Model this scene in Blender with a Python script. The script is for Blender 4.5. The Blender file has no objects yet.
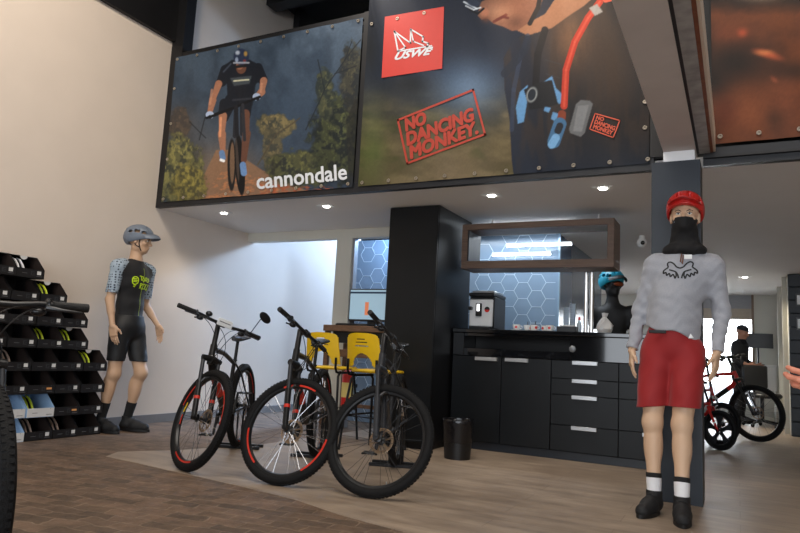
import bpy, math, random
import numpy as np
from mathutils import Vector, Matrix
from mathutils.bvhtree import BVHTree
random.seed(7)
SC = bpy.context.scene
COL = SC.collection
PI = math.pi

# ---------------------------------------------------------------- camera frame (also used to draw the banners' prints)
F_PX = 658.5
CAM_R = np.array([[0.890, 0.013, 0.455], [0.452, -0.140, -0.881], [0.052, 0.990, -0.131]])
_y = np.array([738-400, -(371-266.5), -F_PX]); _y /= np.linalg.norm(_y)
_x = -np.array([-889-400, -(286-266.5), -F_PX]); _x /= np.linalg.norm(_x)
_x = _x - _y*(_x@_y); _x /= np.linalg.norm(_x)
CAM_R = np.array([_x, _y, np.cross(_x, _y)])
CAM_C = np.array([0, 0, 0.87])

def px_to_plane_y(px, py, Y):
    q = np.stack([px-400.0, 266.5-py, np.full_like(px, -F_PX)], -1) @ CAM_R.T
    t = Y/q[..., 1]
    return CAM_C + q*t[..., None]

def plane_to_px(P):
    q = (P-CAM_C) @ CAM_R
    return 400-F_PX*q[..., 0]/q[..., 2], 266.5+F_PX*q[..., 1]/q[..., 2]

# ---------------------------------------------------------------- materials
def lin(c):
    return tuple(((v/12.92) if v <= .04045 else ((v+.055)/1.055)**2.4) for v in c)
def rgb(r, g, b):
    return lin((r/255, g/255, b/255))
MATS = {}
def mat(name, col=(.5, .5, .5), rough=.6, metal=0, noise=0, nscale=20, bump=0, bscale=60, spec=.5, emit=None, estr=0, alpha=1, trans=0, coat=0, stretch=None, sheen=0):
    if name in MATS: return MATS[name]
    m = bpy.data.materials.new(name); m.use_nodes = True
    nt = m.node_tree; N = nt.nodes; L = nt.links; b = N['Principled BSDF']
    b.inputs['Base Color'].default_value = (*col, 1)
    b.inputs['Roughness'].default_value = rough; b.inputs['Metallic'].default_value = metal
    b.inputs['Specular IOR Level'].default_value = spec
    b.inputs['Coat Weight'].default_value = coat
    b.inputs['Sheen Weight'].default_value = sheen
    b.inputs['Transmission Weight'].default_value = trans
    b.inputs['Alpha'].default_value = alpha
    if emit: b.inputs['Emission Color'].default_value = (*emit, 1); b.inputs['Emission Strength'].default_value = estr
    if noise or bump:
        tc = N.new('ShaderNodeTexCoord'); src = tc.outputs['Object']
        if stretch:
            mp = N.new('ShaderNodeMapping'); mp.inputs['Scale'].default_value = stretch; L.new(src, mp.inputs['Vector']); src = mp.outputs['Vector']
        if noise:
            n = N.new('ShaderNodeTexNoise'); n.inputs['Scale'].default_value = nscale; n.inputs['Detail'].default_value = 6; L.new(src, n.inputs['Vector'])
            r = N.new('ShaderNodeValToRGB')
            r.color_ramp.elements[0].position = .3; r.color_ramp.elements[1].position = .7
            r.color_ramp.elements[0].color = (*[max(0, v*(1-noise)) for v in col], 1); r.color_ramp.elements[1].color = (*[min(1, v*(1+noise)) for v in col], 1)
            L.new(n.outputs['Fac'], r.inputs['Fac']); L.new(r.outputs['Color'], b.inputs['Base Color'])
        if bump:
            n2 = N.new('ShaderNodeTexNoise'); n2.inputs['Scale'].default_value = bscale; n2.inputs['Detail'].default_value = 4; L.new(src, n2.inputs['Vector'])
            bp = N.new('ShaderNodeBump'); bp.inputs['Strength'].default_value = bump; bp.inputs['Distance'].default_value = .01
            L.new(n2.outputs['Fac'], bp.inputs['Height']); L.new(bp.outputs['Normal'], b.inputs['Normal'])
    MATS[name] = m
    return m

# ---------------------------------------------------------------- mesh builder
def frame_of(d):
    d = Vector(d).normalized()
    a = Vector((0, 0, 1)) if abs(d.z) < .9 else Vector((1, 0, 0))
    u = d.cross(a).normalized(); v = d.cross(u).normalized()
    return d, u, v

class MB:
    def __init__(s): s.v = []; s.f = []
    def add(s, vs, fs):
        o = len(s.v); s.v += [tuple(p) for p in vs]; s.f += [tuple(i+o for i in f) for f in fs]; return s
    def box(s, x0, x1, y0, y1, z0, z1, M=None):
        P = [(x, y, z) for z in (z0, z1) for y in (y0, y1) for x in (x0, x1)]
        if M is not None: P = [tuple(M @ Vector(p)) for p in P]
        return s.add(P, [(0, 2, 3, 1), (4, 5, 7, 6), (0, 1, 5, 4), (2, 6, 7, 3), (0, 4, 6, 2), (1, 3, 7, 5)])
    def bbox(s, x0, x1, y0, y1, z0, z1, b=.005, M=None):   # chamfered box
        xs = (x0, x1); ys = (y0, y1); zs = (z0, z1); P = []; idx = {}
        for i in (0, 1):
            for j in (0, 1):
                for k in (0, 1):
                    sx, sy, sz = (1, -1)[i], (1, -1)[j], (1, -1)[k]
                    for ax, o in enumerate(((0, b, b), (b, 0, b), (b, b, 0))):
                        idx[i, j, k, ax] = len(P); P.append((xs[i]+sx*o[0], ys[j]+sy*o[1], zs[k]+sz*o[2]))
        F = []
        q = lambda *a: F.append([idx[t] for t in a])
        for i in (0, 1): q((i, 0, 0, 0), (i, 1, 0, 0), (i, 1, 1, 0), (i, 0, 1, 0))
        for j in (0, 1): q((0, j, 0, 1), (1, j, 0, 1), (1, j, 1, 1), (0, j, 1, 1))
        for k in (0, 1): q((0, 0, k, 2), (1, 0, k, 2), (1, 1, k, 2), (0, 1, k, 2))
        for i in (0, 1):
            for j in (0, 1): q((i, j, 0, 0), (i, j, 1, 0), (i, j, 1, 1), (i, j, 0, 1))
        for j in (0, 1):
            for k in (0, 1): q((0, j, k, 1), (1, j, k, 1), (1, j, k, 2), (0, j, k, 2))
        for i in (0, 1):
            for k in (0, 1): q((i, 0, k, 0), (i, 1, k, 0), (i, 1, k, 2), (i, 0, k, 2))
        for i in (0, 1):
            for j in (0, 1):
                for k in (0, 1): F.append([idx[i, j, k, 0], idx[i, j, k, 1], idx[i, j, k, 2]])
        c = Vector(((x0+x1)/2, (y0+y1)/2, (z0+z1)/2)); G = []
        for f in F:
            a, bb, cc = (Vector(P[f[0]]), Vector(P[f[1]]), Vector(P[f[2]]))
            m = sum((Vector(P[t]) for t in f), Vector())/len(f)
            if (bb-a).cross(cc-a).dot(m-c) < 0: f = f[::-1]
            G.append(f)
        if M is not None: P = [tuple(M @ Vector(p)) for p in P]
        return s.add(P, G)
    def tube(s, pts, r, n=10, caps=True, closed=False):
        pts = [Vector(p) for p in pts]; m = len(pts)
        rs = r if isinstance(r, (list, tuple)) else [r]*m
        V = []; d0 = None
        for i, p in enumerate(pts):
            if closed: t = pts[(i+1) % m]-pts[i-1]
            else: t = pts[min(i+1, m-1)]-pts[max(i-1, 0)]
            t.normalize()
            if d0 is None: _, u, w = frame_of(t)
            else:
                u = (u - t*u.dot(t)); u = u.normalized() if u.length > 1e-6 else frame_of(t)[1]; w = t.cross(u)
            d0 = t
            for k in range(n):
                a = 2*PI*k/n; V.append(p+(u*math.cos(a)+w*math.sin(a))*rs[i])
        Fc = []
        for i in range(m if closed else m-1):
            j = (i+1) % m
            for k in range(n):
                l = (k+1) % n; Fc.append((i*n+k, i*n+l, j*n+l, j*n+k))
        if caps and not closed: Fc.append(tuple(range(n))[::-1]); Fc.append(tuple((m-1)*n+k for k in range(n)))
        return s.add(V, Fc)
    def cyl(s, a, b, r, r2=None, n=16): return s.tube([a, b], [r, r if r2 is None else r2], n)
    def ring(s, c, nrm, R, r, n=48, k=10, a0=0, a1=None, sq=1.0):
        _, u, v = frame_of(nrm); nn = Vector(nrm).normalized(); c = Vector(c)
        full = a1 is None; a1 = 2*PI if full else a1
        V = []; m = n if full else n+1
        for i in range(m):
            t = a0+(a1-a0)*i/n; e = u*math.cos(t)+v*math.sin(t)
            for j in range(k):
                b = 2*PI*j/k; V.append(c+e*(R+r*math.cos(b))+nn*(r*sq*math.sin(b)))
        Fc = []
        for i in range(n):
            i2 = (i+1) % m
            for j in range(k):
                j2 = (j+1) % k; Fc.append((i*k+j, i*k+j2, i2*k+j2, i2*k+j))
        if not full: Fc.append(tuple(range(k))); Fc.append(tuple(n*k+j for j in range(k))[::-1])
        return s.add(V, Fc)
    def lathe(s, c, axis, prof, n=24, scale=(1, 1)):
        d, u, v = frame_of(axis); c = Vector(c); V = []
        for (r, h) in prof:
            for k in range(n):
                a = 2*PI*k/n; V.append(c+d*h+u*(math.cos(a)*r*scale[0])+v*(math.sin(a)*r*scale[1]))
        Fc = [(i*n+k, i*n+(k+1) % n, (i+1)*n+(k+1) % n, (i+1)*n+k) for i in range(len(prof)-1) for k in range(n)]
        if prof[0][0] > 1e-5: Fc.append(tuple(range(n))[::-1])
        if prof[-1][0] > 1e-5: Fc.append(tuple((len(prof)-1)*n+k for k in range(n)))
        return s.add(V, Fc)
    def ell(s, c, r, n=16, m=10, M=None):
        V = []; c = Vector(c)
        for i in range(m+1):
            t = PI*i/m
            for k in range(n):
                a = 2*PI*k/n; p = Vector((r[0]*math.sin(t)*math.cos(a), r[1]*math.sin(t)*math.sin(a), r[2]*math.cos(t)))
                V.append(c+(M @ p if M is not None else p))
        return s.add(V, [(i*n+k, (i+1)*n+k, (i+1)*n+(k+1) % n, i*n+(k+1) % n) for i in range(m) for k in range(n)])
    def prism(s, poly, fn, h0, h1):   # poly 2D outline, fn(u,v,h)->3D
        n = len(poly)
        V = [fn(u, v, h0) for u, v in poly]+[fn(u, v, h1) for u, v in poly]
        return s.add(V, [tuple(range(n))[::-1], tuple(range(n, 2*n))]+[(i, (i+1) % n, n+(i+1) % n, n+i) for i in range(n)])
    def mesh(s, name, m, smooth=True):
        me = bpy.data.meshes.new(name); me.from_pydata(s.v, [], s.f)
        import bmesh
        bm = bmesh.new(); bm.from_mesh(me); bmesh.ops.remove_doubles(bm, verts=bm.verts, dist=1e-6)
        bmesh.ops.recalc_face_normals(bm, faces=bm.faces); bm.to_mesh(me); bm.free()
        if m: me.materials.append(m)
        if smooth:
            me.polygons.foreach_set('use_smooth', [True]*len(me.polygons)); me.set_sharp_from_angle(angle=math.radians(38))
        me.update(); return me
    def build(s, name, m, parent=None, loc=None, smooth=True):
        return link(name, s.mesh(name, m, smooth), parent, loc)

def link(name, me, parent=None, loc=None):
    o = bpy.data.objects.new(name, me); COL.objects.link(o)
    if parent: o.parent = parent
    if loc is not None: o.location = loc
    return o
def tag(o, label, cat, group=None, kind=None):
    o['label'] = label
    o['category'] = cat
    if group: o['group'] = group
    if kind: o['kind'] = kind
    return o
def struct(o): o['kind'] = 'structure'; return o
def thing(name, label, cat, loc=(0, 0, 0), rz=0, group=None):
    o = bpy.data.objects.new(name, None); COL.objects.link(o); o.empty_display_size = .1
    o.location = loc; o.rotation_euler = (0, 0, rz)
    return tag(o, label, cat, group)
def bx(name, m, d, parent=None, b=0):
    return (MB().bbox(*d, b) if b else MB().box(*d)).build(name, m, parent)
def copytree(o, parent=None):
    c = o.copy(); COL.objects.link(c)
    if parent: c.parent = parent
    for ch in list(o.children): copytree(ch, c)
    return c

def text_mesh(body, bold=0.0, shear=0.0, res=3):
    cu = bpy.data.curves.new('t', 'FONT'); cu.body = body; cu.offset = bold; cu.shear = shear; cu.resolution_u = res; cu.fill_mode = 'FRONT'
    ob = bpy.data.objects.new('t', cu); COL.objects.link(ob)
    bpy.context.view_layer.update()
    dg = bpy.context.evaluated_depsgraph_get(); me = bpy.data.meshes.new_from_object(ob.evaluated_get(dg))
    V = np.array([v.co[:2] for v in me.vertices]); Fc = [tuple(p.vertices) for p in me.polygons]
    bpy.data.objects.remove(ob); bpy.data.curves.remove(cu); bpy.data.meshes.remove(me)
    V = V-V.min(0); ext = V.max(0); V = V/ext
    return V, Fc   # normalised to the unit square
def text_on(mb, body, O, U, V, bold=0, shear=0):   # place unit text on origin O with edge vectors U (width), V (height)
    P, Fc = text_mesh(body, bold, shear); O = Vector(O); U = Vector(U); V = Vector(V)
    mb.add([O+U*float(p[0])+V*float(p[1]) for p in P], Fc); return mb

# ---------------------------------------------------------------- implicit-surface modelling (for bodies, cloth, helmets)
def cap(a, b, r1, r2=None):
    a = np.array(a, float); b = np.array(b, float); r2 = r1 if r2 is None else r2
    def f(P):
        ab = b-a; t = np.clip(((P-a)@ab)/(ab@ab+1e-12), 0, 1)
        return np.linalg.norm(P-a-t[..., None]*ab, axis=-1)-(r1+(r2-r1)*t)
    R = max(r1, r2); return f, np.minimum(a, b)-R, np.maximum(a, b)+R
def ellip(c, r, B=None):
    c = np.array(c, float); r = np.array(r, float); B = np.eye(3) if B is None else B   # columns = axes
    def f(P):
        q = (P-c)@B; k0 = np.linalg.norm(q/r, axis=-1); k1 = np.linalg.norm(q/(r*r), axis=-1)
        return k0*(k0-1)/np.maximum(k1, 1e-6)
    R = np.abs(B)@r; return f, c-R, c+R
def rbox(c, h, rad, B=None):
    c = np.array(c, float); h = np.array(h, float); B = np.eye(3) if B is None else B
    def f(P):
        q = np.abs((P-c)@B)-(h-rad); return np.linalg.norm(np.maximum(q, 0), axis=-1)+np.minimum(q.max(-1), 0)-rad
    R = np.abs(B)@h; return f, c-R, c+R
class Field:
    def __init__(s, lo, hi, h):
        s.lo = np.array(lo, float); s.h = h; s.n = np.ceil((np.array(hi)-s.lo)/h).astype(int)+1
        s.F = np.full(s.n, 1.0, np.float32)
    def sub(s, lo, hi, m):
        a = np.clip(np.floor((lo-m-s.lo)/s.h).astype(int), 0, s.n); b = np.clip(np.ceil((hi+m-s.lo)/s.h).astype(int)+1, 0, s.n)
        if (b <= a).any(): return None, None
        g = np.stack(np.meshgrid(*[s.lo[i]+s.h*np.arange(a[i], b[i]) for i in range(3)], indexing='ij'), -1)
        return tuple(slice(a[i], b[i]) for i in range(3)), g
    def add(s, prim, k=.02, infl=0.0, mod=None):
        f, lo, hi = prim; sl, P = s.sub(lo, hi, k+3*s.h+abs(infl))
        if sl is None: return s
        d = f(P)-infl
        if mod: d = d+mod(P)
        A = s.F[sl]
        if k <= 0: s.F[sl] = np.minimum(A, d); return s
        h = np.maximum(k-np.abs(A-d), 0)/k; s.F[sl] = np.minimum(A, d)-h*h*k*.25; return s
    def cut(s, prim, k=.01, infl=0.0):
        f, lo, hi = prim; sl, P = s.sub(lo, hi, k+3*s.h+abs(infl))
        if sl is None: return s
        d = -(f(P)-infl); A = s.F[sl]; h = np.maximum(k-np.abs(A-d), 0)/k
        s.F[sl] = np.maximum(A, d)+h*h*k*.25; return s
    def grid(s): return np.stack(np.meshgrid(*[s.lo[i]+s.h*np.arange(s.n[i]) for i in range(3)], indexing='ij'), -1)
    def clip(s, fn): s.F = np.maximum(s.F, fn(s.grid()).astype(np.float32)); return s
    def disp(s, fn): s.F = s.F+fn(s.grid()).astype(np.float32); return s
    def nets(s):
        F = np.clip(np.pad(s.F, 1, constant_values=1.0), -3*s.h, 3*s.h); S = F < 0; n = np.array(F.shape)
        c = sum(S[i:n[0]-1+i, j:n[1]-1+j, k:n[2]-1+k].astype(np.int8) for i in (0, 1) for j in (0, 1) for k in (0, 1))
        I = np.argwhere((c > 0) & (c < 8)); idx = np.full(c.shape, -1, np.int64); idx[tuple(I.T)] = np.arange(len(I))
        acc = np.zeros((len(I), 3)); cnt = np.zeros(len(I))
        cs = [(i, j, k) for i in (0, 1) for j in (0, 1) for k in (0, 1)]
        for a in cs:
            for ax in range(3):
                if a[ax]: continue
                b = list(a); b[ax] = 1
                fa = F[tuple((I+a).T)]; fb = F[tuple((I+b).T)]; m = (fa < 0) != (fb < 0)
                t = np.where(m, fa/np.where(m, fa-fb, 1), 0); p = np.array(a, float)[None]+t[:, None]*(np.array(b)-np.array(a))
                acc += p*m[:, None]; cnt += m
        V = s.lo-s.h+s.h*(I+acc/cnt[:, None]); Q = []
        for ax in range(3):
            o1, o2 = [(1, 2), (2, 0), (0, 1)][ax]
            sl0 = [slice(None)]*3; sl1 = [slice(None)]*3; sl0[ax] = slice(0, -1); sl1[ax] = slice(1, None)
            A = S[tuple(sl0)]; B = S[tuple(sl1)]; E = np.argwhere(A != B)
            if not len(E): continue
            fl = A[tuple(E.T)]
            e1 = np.zeros(3, int); e1[o1] = 1; e2 = np.zeros(3, int); e2[o2] = 1
            q = np.stack([idx[tuple((E-e1-e2).T)], idx[tuple((E-e2).T)], idx[tuple(E.T)], idx[tuple((E-e1).T)]], -1)
            q[~fl] = q[~fl][:, ::-1]; Q.append(q)
        return V, np.concatenate(Q)
    def build(s, name, m, parent=None, smooth_it=2):
        V, Q = s.nets()
        # Laplacian smoothing
        if smooth_it:
            E = np.concatenate([Q[:, [0, 1]], Q[:, [1, 2]], Q[:, [2, 3]], Q[:, [3, 0]]]); E = np.concatenate([E, E[:, ::-1]])
            cn = np.bincount(E[:, 0], minlength=len(V))[:, None]
            for it in range(smooth_it):
                for lam in (.5, -.52):
                    sm = np.stack([np.bincount(E[:, 0], weights=V[E[:, 1], i], minlength=len(V)) for i in range(3)], -1)/np.maximum(cn, 1)
                    V = V+lam*(sm-V)
        me = bpy.data.meshes.new(name); me.vertices.add(len(V)); me.vertices.foreach_set('co', V.astype(np.float32).ravel())
        me.loops.add(Q.size); me.loops.foreach_set('vertex_index', Q.astype(np.int32).ravel())
        me.polygons.add(len(Q)); me.polygons.foreach_set('loop_start', np.arange(0, Q.size, 4, dtype=np.int32))
        me.polygons.foreach_set('use_smooth', np.ones(len(Q), bool)); me.update(calc_edges=True); me.validate()
        if m: me.materials.append(m)
        return link(name, me, parent)

# value noise for prints and cloth
_rng = np.random.default_rng(3); _NT = _rng.random((256, 256))
def vnoise(x, y, seed=0):
    x = x+seed*17.3; y = y+seed*9.1; xi = np.floor(x).astype(int); yi = np.floor(y).astype(int); fx = x-xi; fy = y-yi
    fx = fx*fx*(3-2*fx); fy = fy*fy*(3-2*fy); g = lambda a, b: _NT[a % 256, b % 256]
    return (g(xi, yi)*(1-fx)+g(xi+1, yi)*fx)*(1-fy)+(g(xi, yi+1)*(1-fx)+g(xi+1, yi+1)*fx)*fy
def fbm(x, y, o=4, seed=0):
    s = 0; a = .5; t = 0
    for i in range(o): s = s+a*vnoise(x*2**i, y*2**i, seed+i); t += a; a *= .5
    return s/t
# ================================================================ the setting
wall_m = mat('painted plaster', rgb(214, 202, 190), .7, noise=.02, nscale=3, bump=.04, bscale=90)
ceil_m = mat('ceiling paint', rgb(226, 224, 222), .75, noise=.02, nscale=2)
dark_m = mat('black painted steel', rgb(16, 16, 19), .55, noise=.2, nscale=8)
rail_m = mat('charcoal rail', rgb(17, 19, 25), .45, noise=.1, nscale=8)
trimw = mat('cream joinery', rgb(205, 203, 192), .5, noise=.02, nscale=4)

def planks():
    m = bpy.data.materials.new('wood look planks'); m.use_nodes = True; nt = m.node_tree; N = nt.nodes; L = nt.links; b = N['Principled BSDF']
    tc = N.new('ShaderNodeTexCoord'); mp = N.new('ShaderNodeMapping'); mp.inputs['Scale'].default_value = (1.2, 5, 1); L.new(tc.outputs['Object'], mp.inputs['Vector'])
    n = N.new('ShaderNodeTexNoise'); n.inputs['Scale'].default_value = 2.2; n.inputs['Detail'].default_value = 8; n.inputs['Roughness'].default_value = .65; L.new(mp.outputs['Vector'], n.inputs['Vector'])
    n3 = N.new('ShaderNodeTexNoise'); n3.inputs['Scale'].default_value = 1.3; n3.inputs['Detail'].default_value = 4; L.new(tc.outputs['Object'], n3.inputs['Vector'])
    r = N.new('ShaderNodeValToRGB'); e = r.color_ramp.elements; e[0].position = .3; e[0].color = (*rgb(134, 118, 103), 1); e[1].position = .72; e[1].color = (*rgb(186, 168, 148), 1)
    L.new(n.outputs['Fac'], r.inputs['Fac'])
    br = N.new('ShaderNodeTexBrick'); br.inputs['Scale'].default_value = 1; br.inputs['Brick Width'].default_value = 1.2; br.inputs['Row Height'].default_value = .2
    br.inputs['Mortar Size'].default_value = .003; br.inputs['Color1'].default_value = (1, 1, 1, 1); br.inputs['Color2'].default_value = (.88, .87, .86, 1); br.inputs['Mortar'].default_value = (.6, .58, .56, 1)
    L.new(tc.outputs['Object'], br.inputs['Vector'])
    mx = N.new('ShaderNodeMix'); mx.data_type = 'RGBA'; mx.blend_type = 'MULTIPLY'; mx.inputs[0].default_value = .6
    L.new(r.outputs['Color'], mx.inputs[6]); L.new(br.outputs['Color'], mx.inputs[7])
    mx2 = N.new('ShaderNodeMix'); mx2.data_type = 'RGBA'; mx2.blend_type = 'MULTIPLY'; mx2.inputs[0].default_value = .5
    r3 = N.new('ShaderNodeValToRGB'); r3.color_ramp.elements[0].position = .35; r3.color_ramp.elements[0].color = (.52, .48, .44, 1); r3.color_ramp.elements[1].position = .65
    L.new(n3.outputs['Fac'], r3.inputs['Fac']); L.new(mx.outputs[2], mx2.inputs[6]); L.new(r3.outputs['Color'], mx2.inputs[7]); L.new(mx2.outputs[2], b.inputs['Base Color'])
    rr = N.new('ShaderNodeMapRange'); rr.inputs['To Min'].default_value = .28; rr.inputs['To Max'].default_value = .55; L.new(n.outputs['Fac'], rr.inputs['Value']); L.new(rr.outputs['Result'], b.inputs['Roughness'])
    bp = N.new('ShaderNodeBump'); bp.inputs['Strength'].default_value = .15; bp.inputs['Distance'].default_value = .004; L.new(n.outputs['Fac'], bp.inputs['Height']); L.new(bp.outputs['Normal'], b.inputs['Normal'])
    return m
def pavers():
    m = bpy.data.materials.new('brown stone pavers'); m.use_nodes = True; nt = m.node_tree; N = nt.nodes; L = nt.links; b = N['Principled BSDF']
    tc = N.new('ShaderNodeTexCoord'); mp = N.new('ShaderNodeMapping'); mp.inputs['Rotation'].default_value = (0, 0, math.radians(-8)); L.new(tc.outputs['Object'], mp.inputs['Vector'])
    nw = N.new('ShaderNodeTexNoise'); nw.inputs['Scale'].default_value = 6; L.new(mp.outputs['Vector'], nw.inputs['Vector'])
    ad = N.new('ShaderNodeMix'); ad.data_type = 'RGBA'; ad.blend_type = 'LINEAR_LIGHT'; ad.inputs[0].default_value = .05; L.new(mp.outputs['Vector'], ad.inputs[6]); L.new(nw.outputs['Color'], ad.inputs[7])
    br = N.new('ShaderNodeTexBrick'); br.inputs['Scale'].default_value = 1; br.inputs['Brick Width'].default_value = .2; br.inputs['Row Height'].default_value = .1
    br.inputs['Mortar Size'].default_value = .006; br.inputs['Mortar Smooth'].default_value = .6; br.inputs['Bias'].default_value = 0
    br.inputs['Color1'].default_value = (*rgb(122, 100, 83), 1); br.inputs['Color2'].default_value = (*rgb(92, 76, 62), 1); br.inputs['Mortar'].default_value = (*rgb(132, 114, 96), 1)
    L.new(ad.outputs[2], br.inputs['Vector'])
    n = N.new('ShaderNodeTexNoise'); n.inputs['Scale'].default_value = 7; n.inputs['Detail'].default_value = 12; n.inputs['Roughness'].default_value = .78; L.new(tc.outputs['Object'], n.inputs['Vector'])
    r = N.new('ShaderNodeValToRGB'); r.color_ramp.elements[0].position = .3; r.color_ramp.elements[0].color = (.36, .33, .3, 1); r.color_ramp.elements[1].position = .7; r.color_ramp.elements[1].color = (1.3, 1.24, 1.15, 1)
    L.new(n.outputs['Fac'], r.inputs['Fac'])
    mx = N.new('ShaderNodeMix'); mx.data_type = 'RGBA'; mx.blend_type = 'MULTIPLY'; mx.inputs[0].default_value = 1; L.new(br.outputs['Color'], mx.inputs[6]); L.new(r.outputs['Color'], mx.inputs[7]); L.new(mx.outputs[2], b.inputs['Base Color'])
    b.inputs['Roughness'].default_value = .6
    mh = N.new('ShaderNodeMath'); mh.operation = 'SUBTRACT'; L.new(n.outputs['Fac'], mh.inputs[0]); L.new(br.outputs['Fac'], mh.inputs[1])
    bp = N.new('ShaderNodeBump'); bp.inputs['Strength'].default_value = .4; bp.inputs['Distance'].default_value = .012; L.new(mh.outputs[0], bp.inputs['Height']); L.new(bp.outputs['Normal'], b.inputs['Normal'])
    return m
plank_m = planks(); paver_m = pavers()
XL = -5.6
struct(bx('floor', paver_m, (XL-.1, 6.1, -4.2, 14.3, -.12, -.004)))
poly = [(-4.3, 3.72), (-4.19, 3.52), (-3.5, 3.44), (-2.79, 3.36), (-2.27, 3.27), (-1.9, 3.14), (-1.42, 3.04), (-.95, 2.5), (-.5, 1.0), (-.4, -4.2), (6.0, -4.2), (6.0, 14.2), (-3.9, 14.2), (-3.75, 6.5), (-3.8, 4.9), (-4.05, 4.1)]
struct(MB().prism(poly, lambda u, v, h: (u, v, h), -.0035, 0).build('floor', plank_m, smooth=False))
# left wall with its baseboard
struct(bx('wall_left', wall_m, (XL-.15, XL, -4.2, 14.3, -.12, 5.7)))
struct(bx('baseboard_left', mat('grey skirting', rgb(120, 120, 122), .5, noise=.05, nscale=9), (XL, XL+.014, 3.0, 14.2, -.003, .085)))
struct(bx('wall_right', wall_m, (6.0, 6.15, -4.2, 14.3, -.12, 5.7)))
struct(bx('wall_front', mat('dull grey shop wall', rgb(70, 68, 66), .8, noise=.1), (XL-.15, -2.85, -4.35, -4.2, -.12, 5.7)))
struct(bx('wall_front', mat('dull grey shop wall'), (-2.85, 6.15, -4.35, -4.2, 3.2, 5.7)))
# high dark roof of the hall
struct(bx('ceiling', dark_m, (XL-.15, 6.15, -4.2, 8.3, 5.6, 5.75)))
struct(bx('ceiling', wall_m, (XL-.15, 6.15, 8.3, 14.3, 5.6, 5.75)))
# mezzanine slab: white soffit, notched at the left where the daylight comes down
sl = MB(); sl.box(XL, 6.0, 5.06, 6.64, 2.30, 2.385); sl.box(-3.3, 6.0, 6.64, 14.2, 2.30, 2.385); sl.box(XL, -3.3, 7.5, 14.2, 4.4, 4.48)
struct(sl.build('ceiling', ceil_m))
struct(bx('trim_1', rail_m, (XL, -.53, 5.0, 5.06, 2.298, 2.392)))
struct(bx('trim_2', rail_m, (-.2, 6.0, 5.0, 5.06, 2.30, 2.43)))
struct(bx('trim_3', dark_m, (-.2, 6.0, 4.965, 5.0, 2.348, 2.365)))
# lintel and post of the recess
struct(bx('trim_4', trimw, (XL, -3.02, 6.54, 6.66, 2.19, 2.2995)))
struct(bx('trim_5', trimw, (-4.24, -4.03, 6.54, 6.66, 0, 2.1895)))
struct(bx('trim_6', mat('grey metal edge', rgb(150, 152, 156), .4, .3, noise=.03), (-4.028, -4.0, 6.56, 6.64, 0, 2.1895)))
# dark steel beam that caps the left wall, with its post
struct(bx('trim_7', dark_m, (XL+.001, XL+.05, -4.2, 5.0, 4.19, 5.59)))
struct(MB().box(XL+.001, XL+.17, 5.0, 5.14, 2.393, 5.59).build('trim_8', dark_m))
struct(MB().box(XL+.17, 1.5, 5.16, 5.2, 4.02, 4.08).build('trim_9', dark_m))
# upper floor behind the banners
struct(bx('wall_back', dark_m, (-4.9, 6.0, 8.2, 8.3, 2.386, 5.6)))
# black ducts under the roof
d = MB(); d.box(-5.55, -3.4, 7.4, 8.1, 4.95, 5.15); d.box(-5.3, -3.2, 7.0, 7.4, 4.5, 4.8); d.box(-5.5, 4, 6.4, 6.6, 5.35, 5.599); d.box(-5.5, -5.4, 7.0, 8.1, 4.8, 5.599)
tag(d.build('air_duct', dark_m), 'black stepped air duct under the dark roof above the rider banner', 'air duct')

# column and the two beams that come forward over it
col_m = mat('blue grey column paint', rgb(31, 39, 49), .45, noise=.06, nscale=5)
struct(bx('wall_column', col_m, (-.522, -.21, 4.78, 5.06, 0, 2.288)))
struct(bx('trim_10', mat('white capital', rgb(226, 228, 230), .5, noise=.01), (-.446, -.245, 4.79, 4.99, 2.289, 2.362)))
beam_m = mat('grey beam paint', rgb(200, 192, 188), .7, noise=.04, nscale=5, bump=.05, bscale=40)
struct(bx('trim_11', beam_m, (-.446, -.238, -4.2, 4.99, 2.364, 2.80)))
struct(bx('trim_11', dark_m, (-.2375, -.221, -4.2, 4.95, 2.372, 2.80)))
steel_m = mat('aged steel', rgb(150, 148, 146), .55, .1, noise=.25, nscale=14, bump=.1, bscale=30)
struct(bx('trim_12', steel_m, (-.2205, -.153, -4.2, 4.93, 2.37, 2.44)))
struct(bx('trim_13', mat('rust red edge', rgb(120, 66, 36), .6, noise=.2, nscale=20), (-.1525, -.134, -4.2, 4.93, 2.374, 2.47)))
struct(bx('trim_14', mat('pale edge strip', rgb(206, 190, 172), .6, noise=.05), (-.1335, -.119, -4.2, 4.93, 2.378, 2.54)))

# far end: cream frame, shop window, sill
YB = 14.0
struct(MB().box(-3.0, -1.05, YB, YB+.12, 0, 2.3).box(.28, .78, YB, YB+.12, 0, 2.3).build('wall_back', trimw))
struct(bx('window_1', mat('roller shutter', rgb(150, 152, 156), .5, noise=.1, nscale=12, stretch=(1, 1, 30)), (-1.05, .28, YB+.03, YB+.08, 2.04, 2.3)))
struct(bx('trim_15', mat('beige transom', rgb(176, 164, 148), .6, noise=.04), (-1.05, .28, YB, YB+.1, 1.84, 2.04)))
struct(bx('trim_16', trimw, (-1.05, .28, YB, YB+.12, 0, .25)))
struct(bx('trim_17', mat('bronze mullion', rgb(120, 100, 84), .4, .3, noise=.05), (.24, .28, YB-.03, YB, .25, 2.3)))
glass_m = mat('window glass', (1, 1, 1), .02, trans=1)
struct(bx('window_2', glass_m, (-1.05, .24, YB+.05, YB+.056, .25, 1.84)))
struct(bx('wall_right', mat('cream side wall', rgb(208, 202, 186), .5, noise=.03, nscale=3), (.66, .78, 11.05, YB, 0, 2.299)))
struct(MB().box(.60, .659, 11.3, 11.36, 0, 2.299).box(.60, .659, 12.6, 12.66, 0, 2.299).build('trim_18', trimw))
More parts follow.
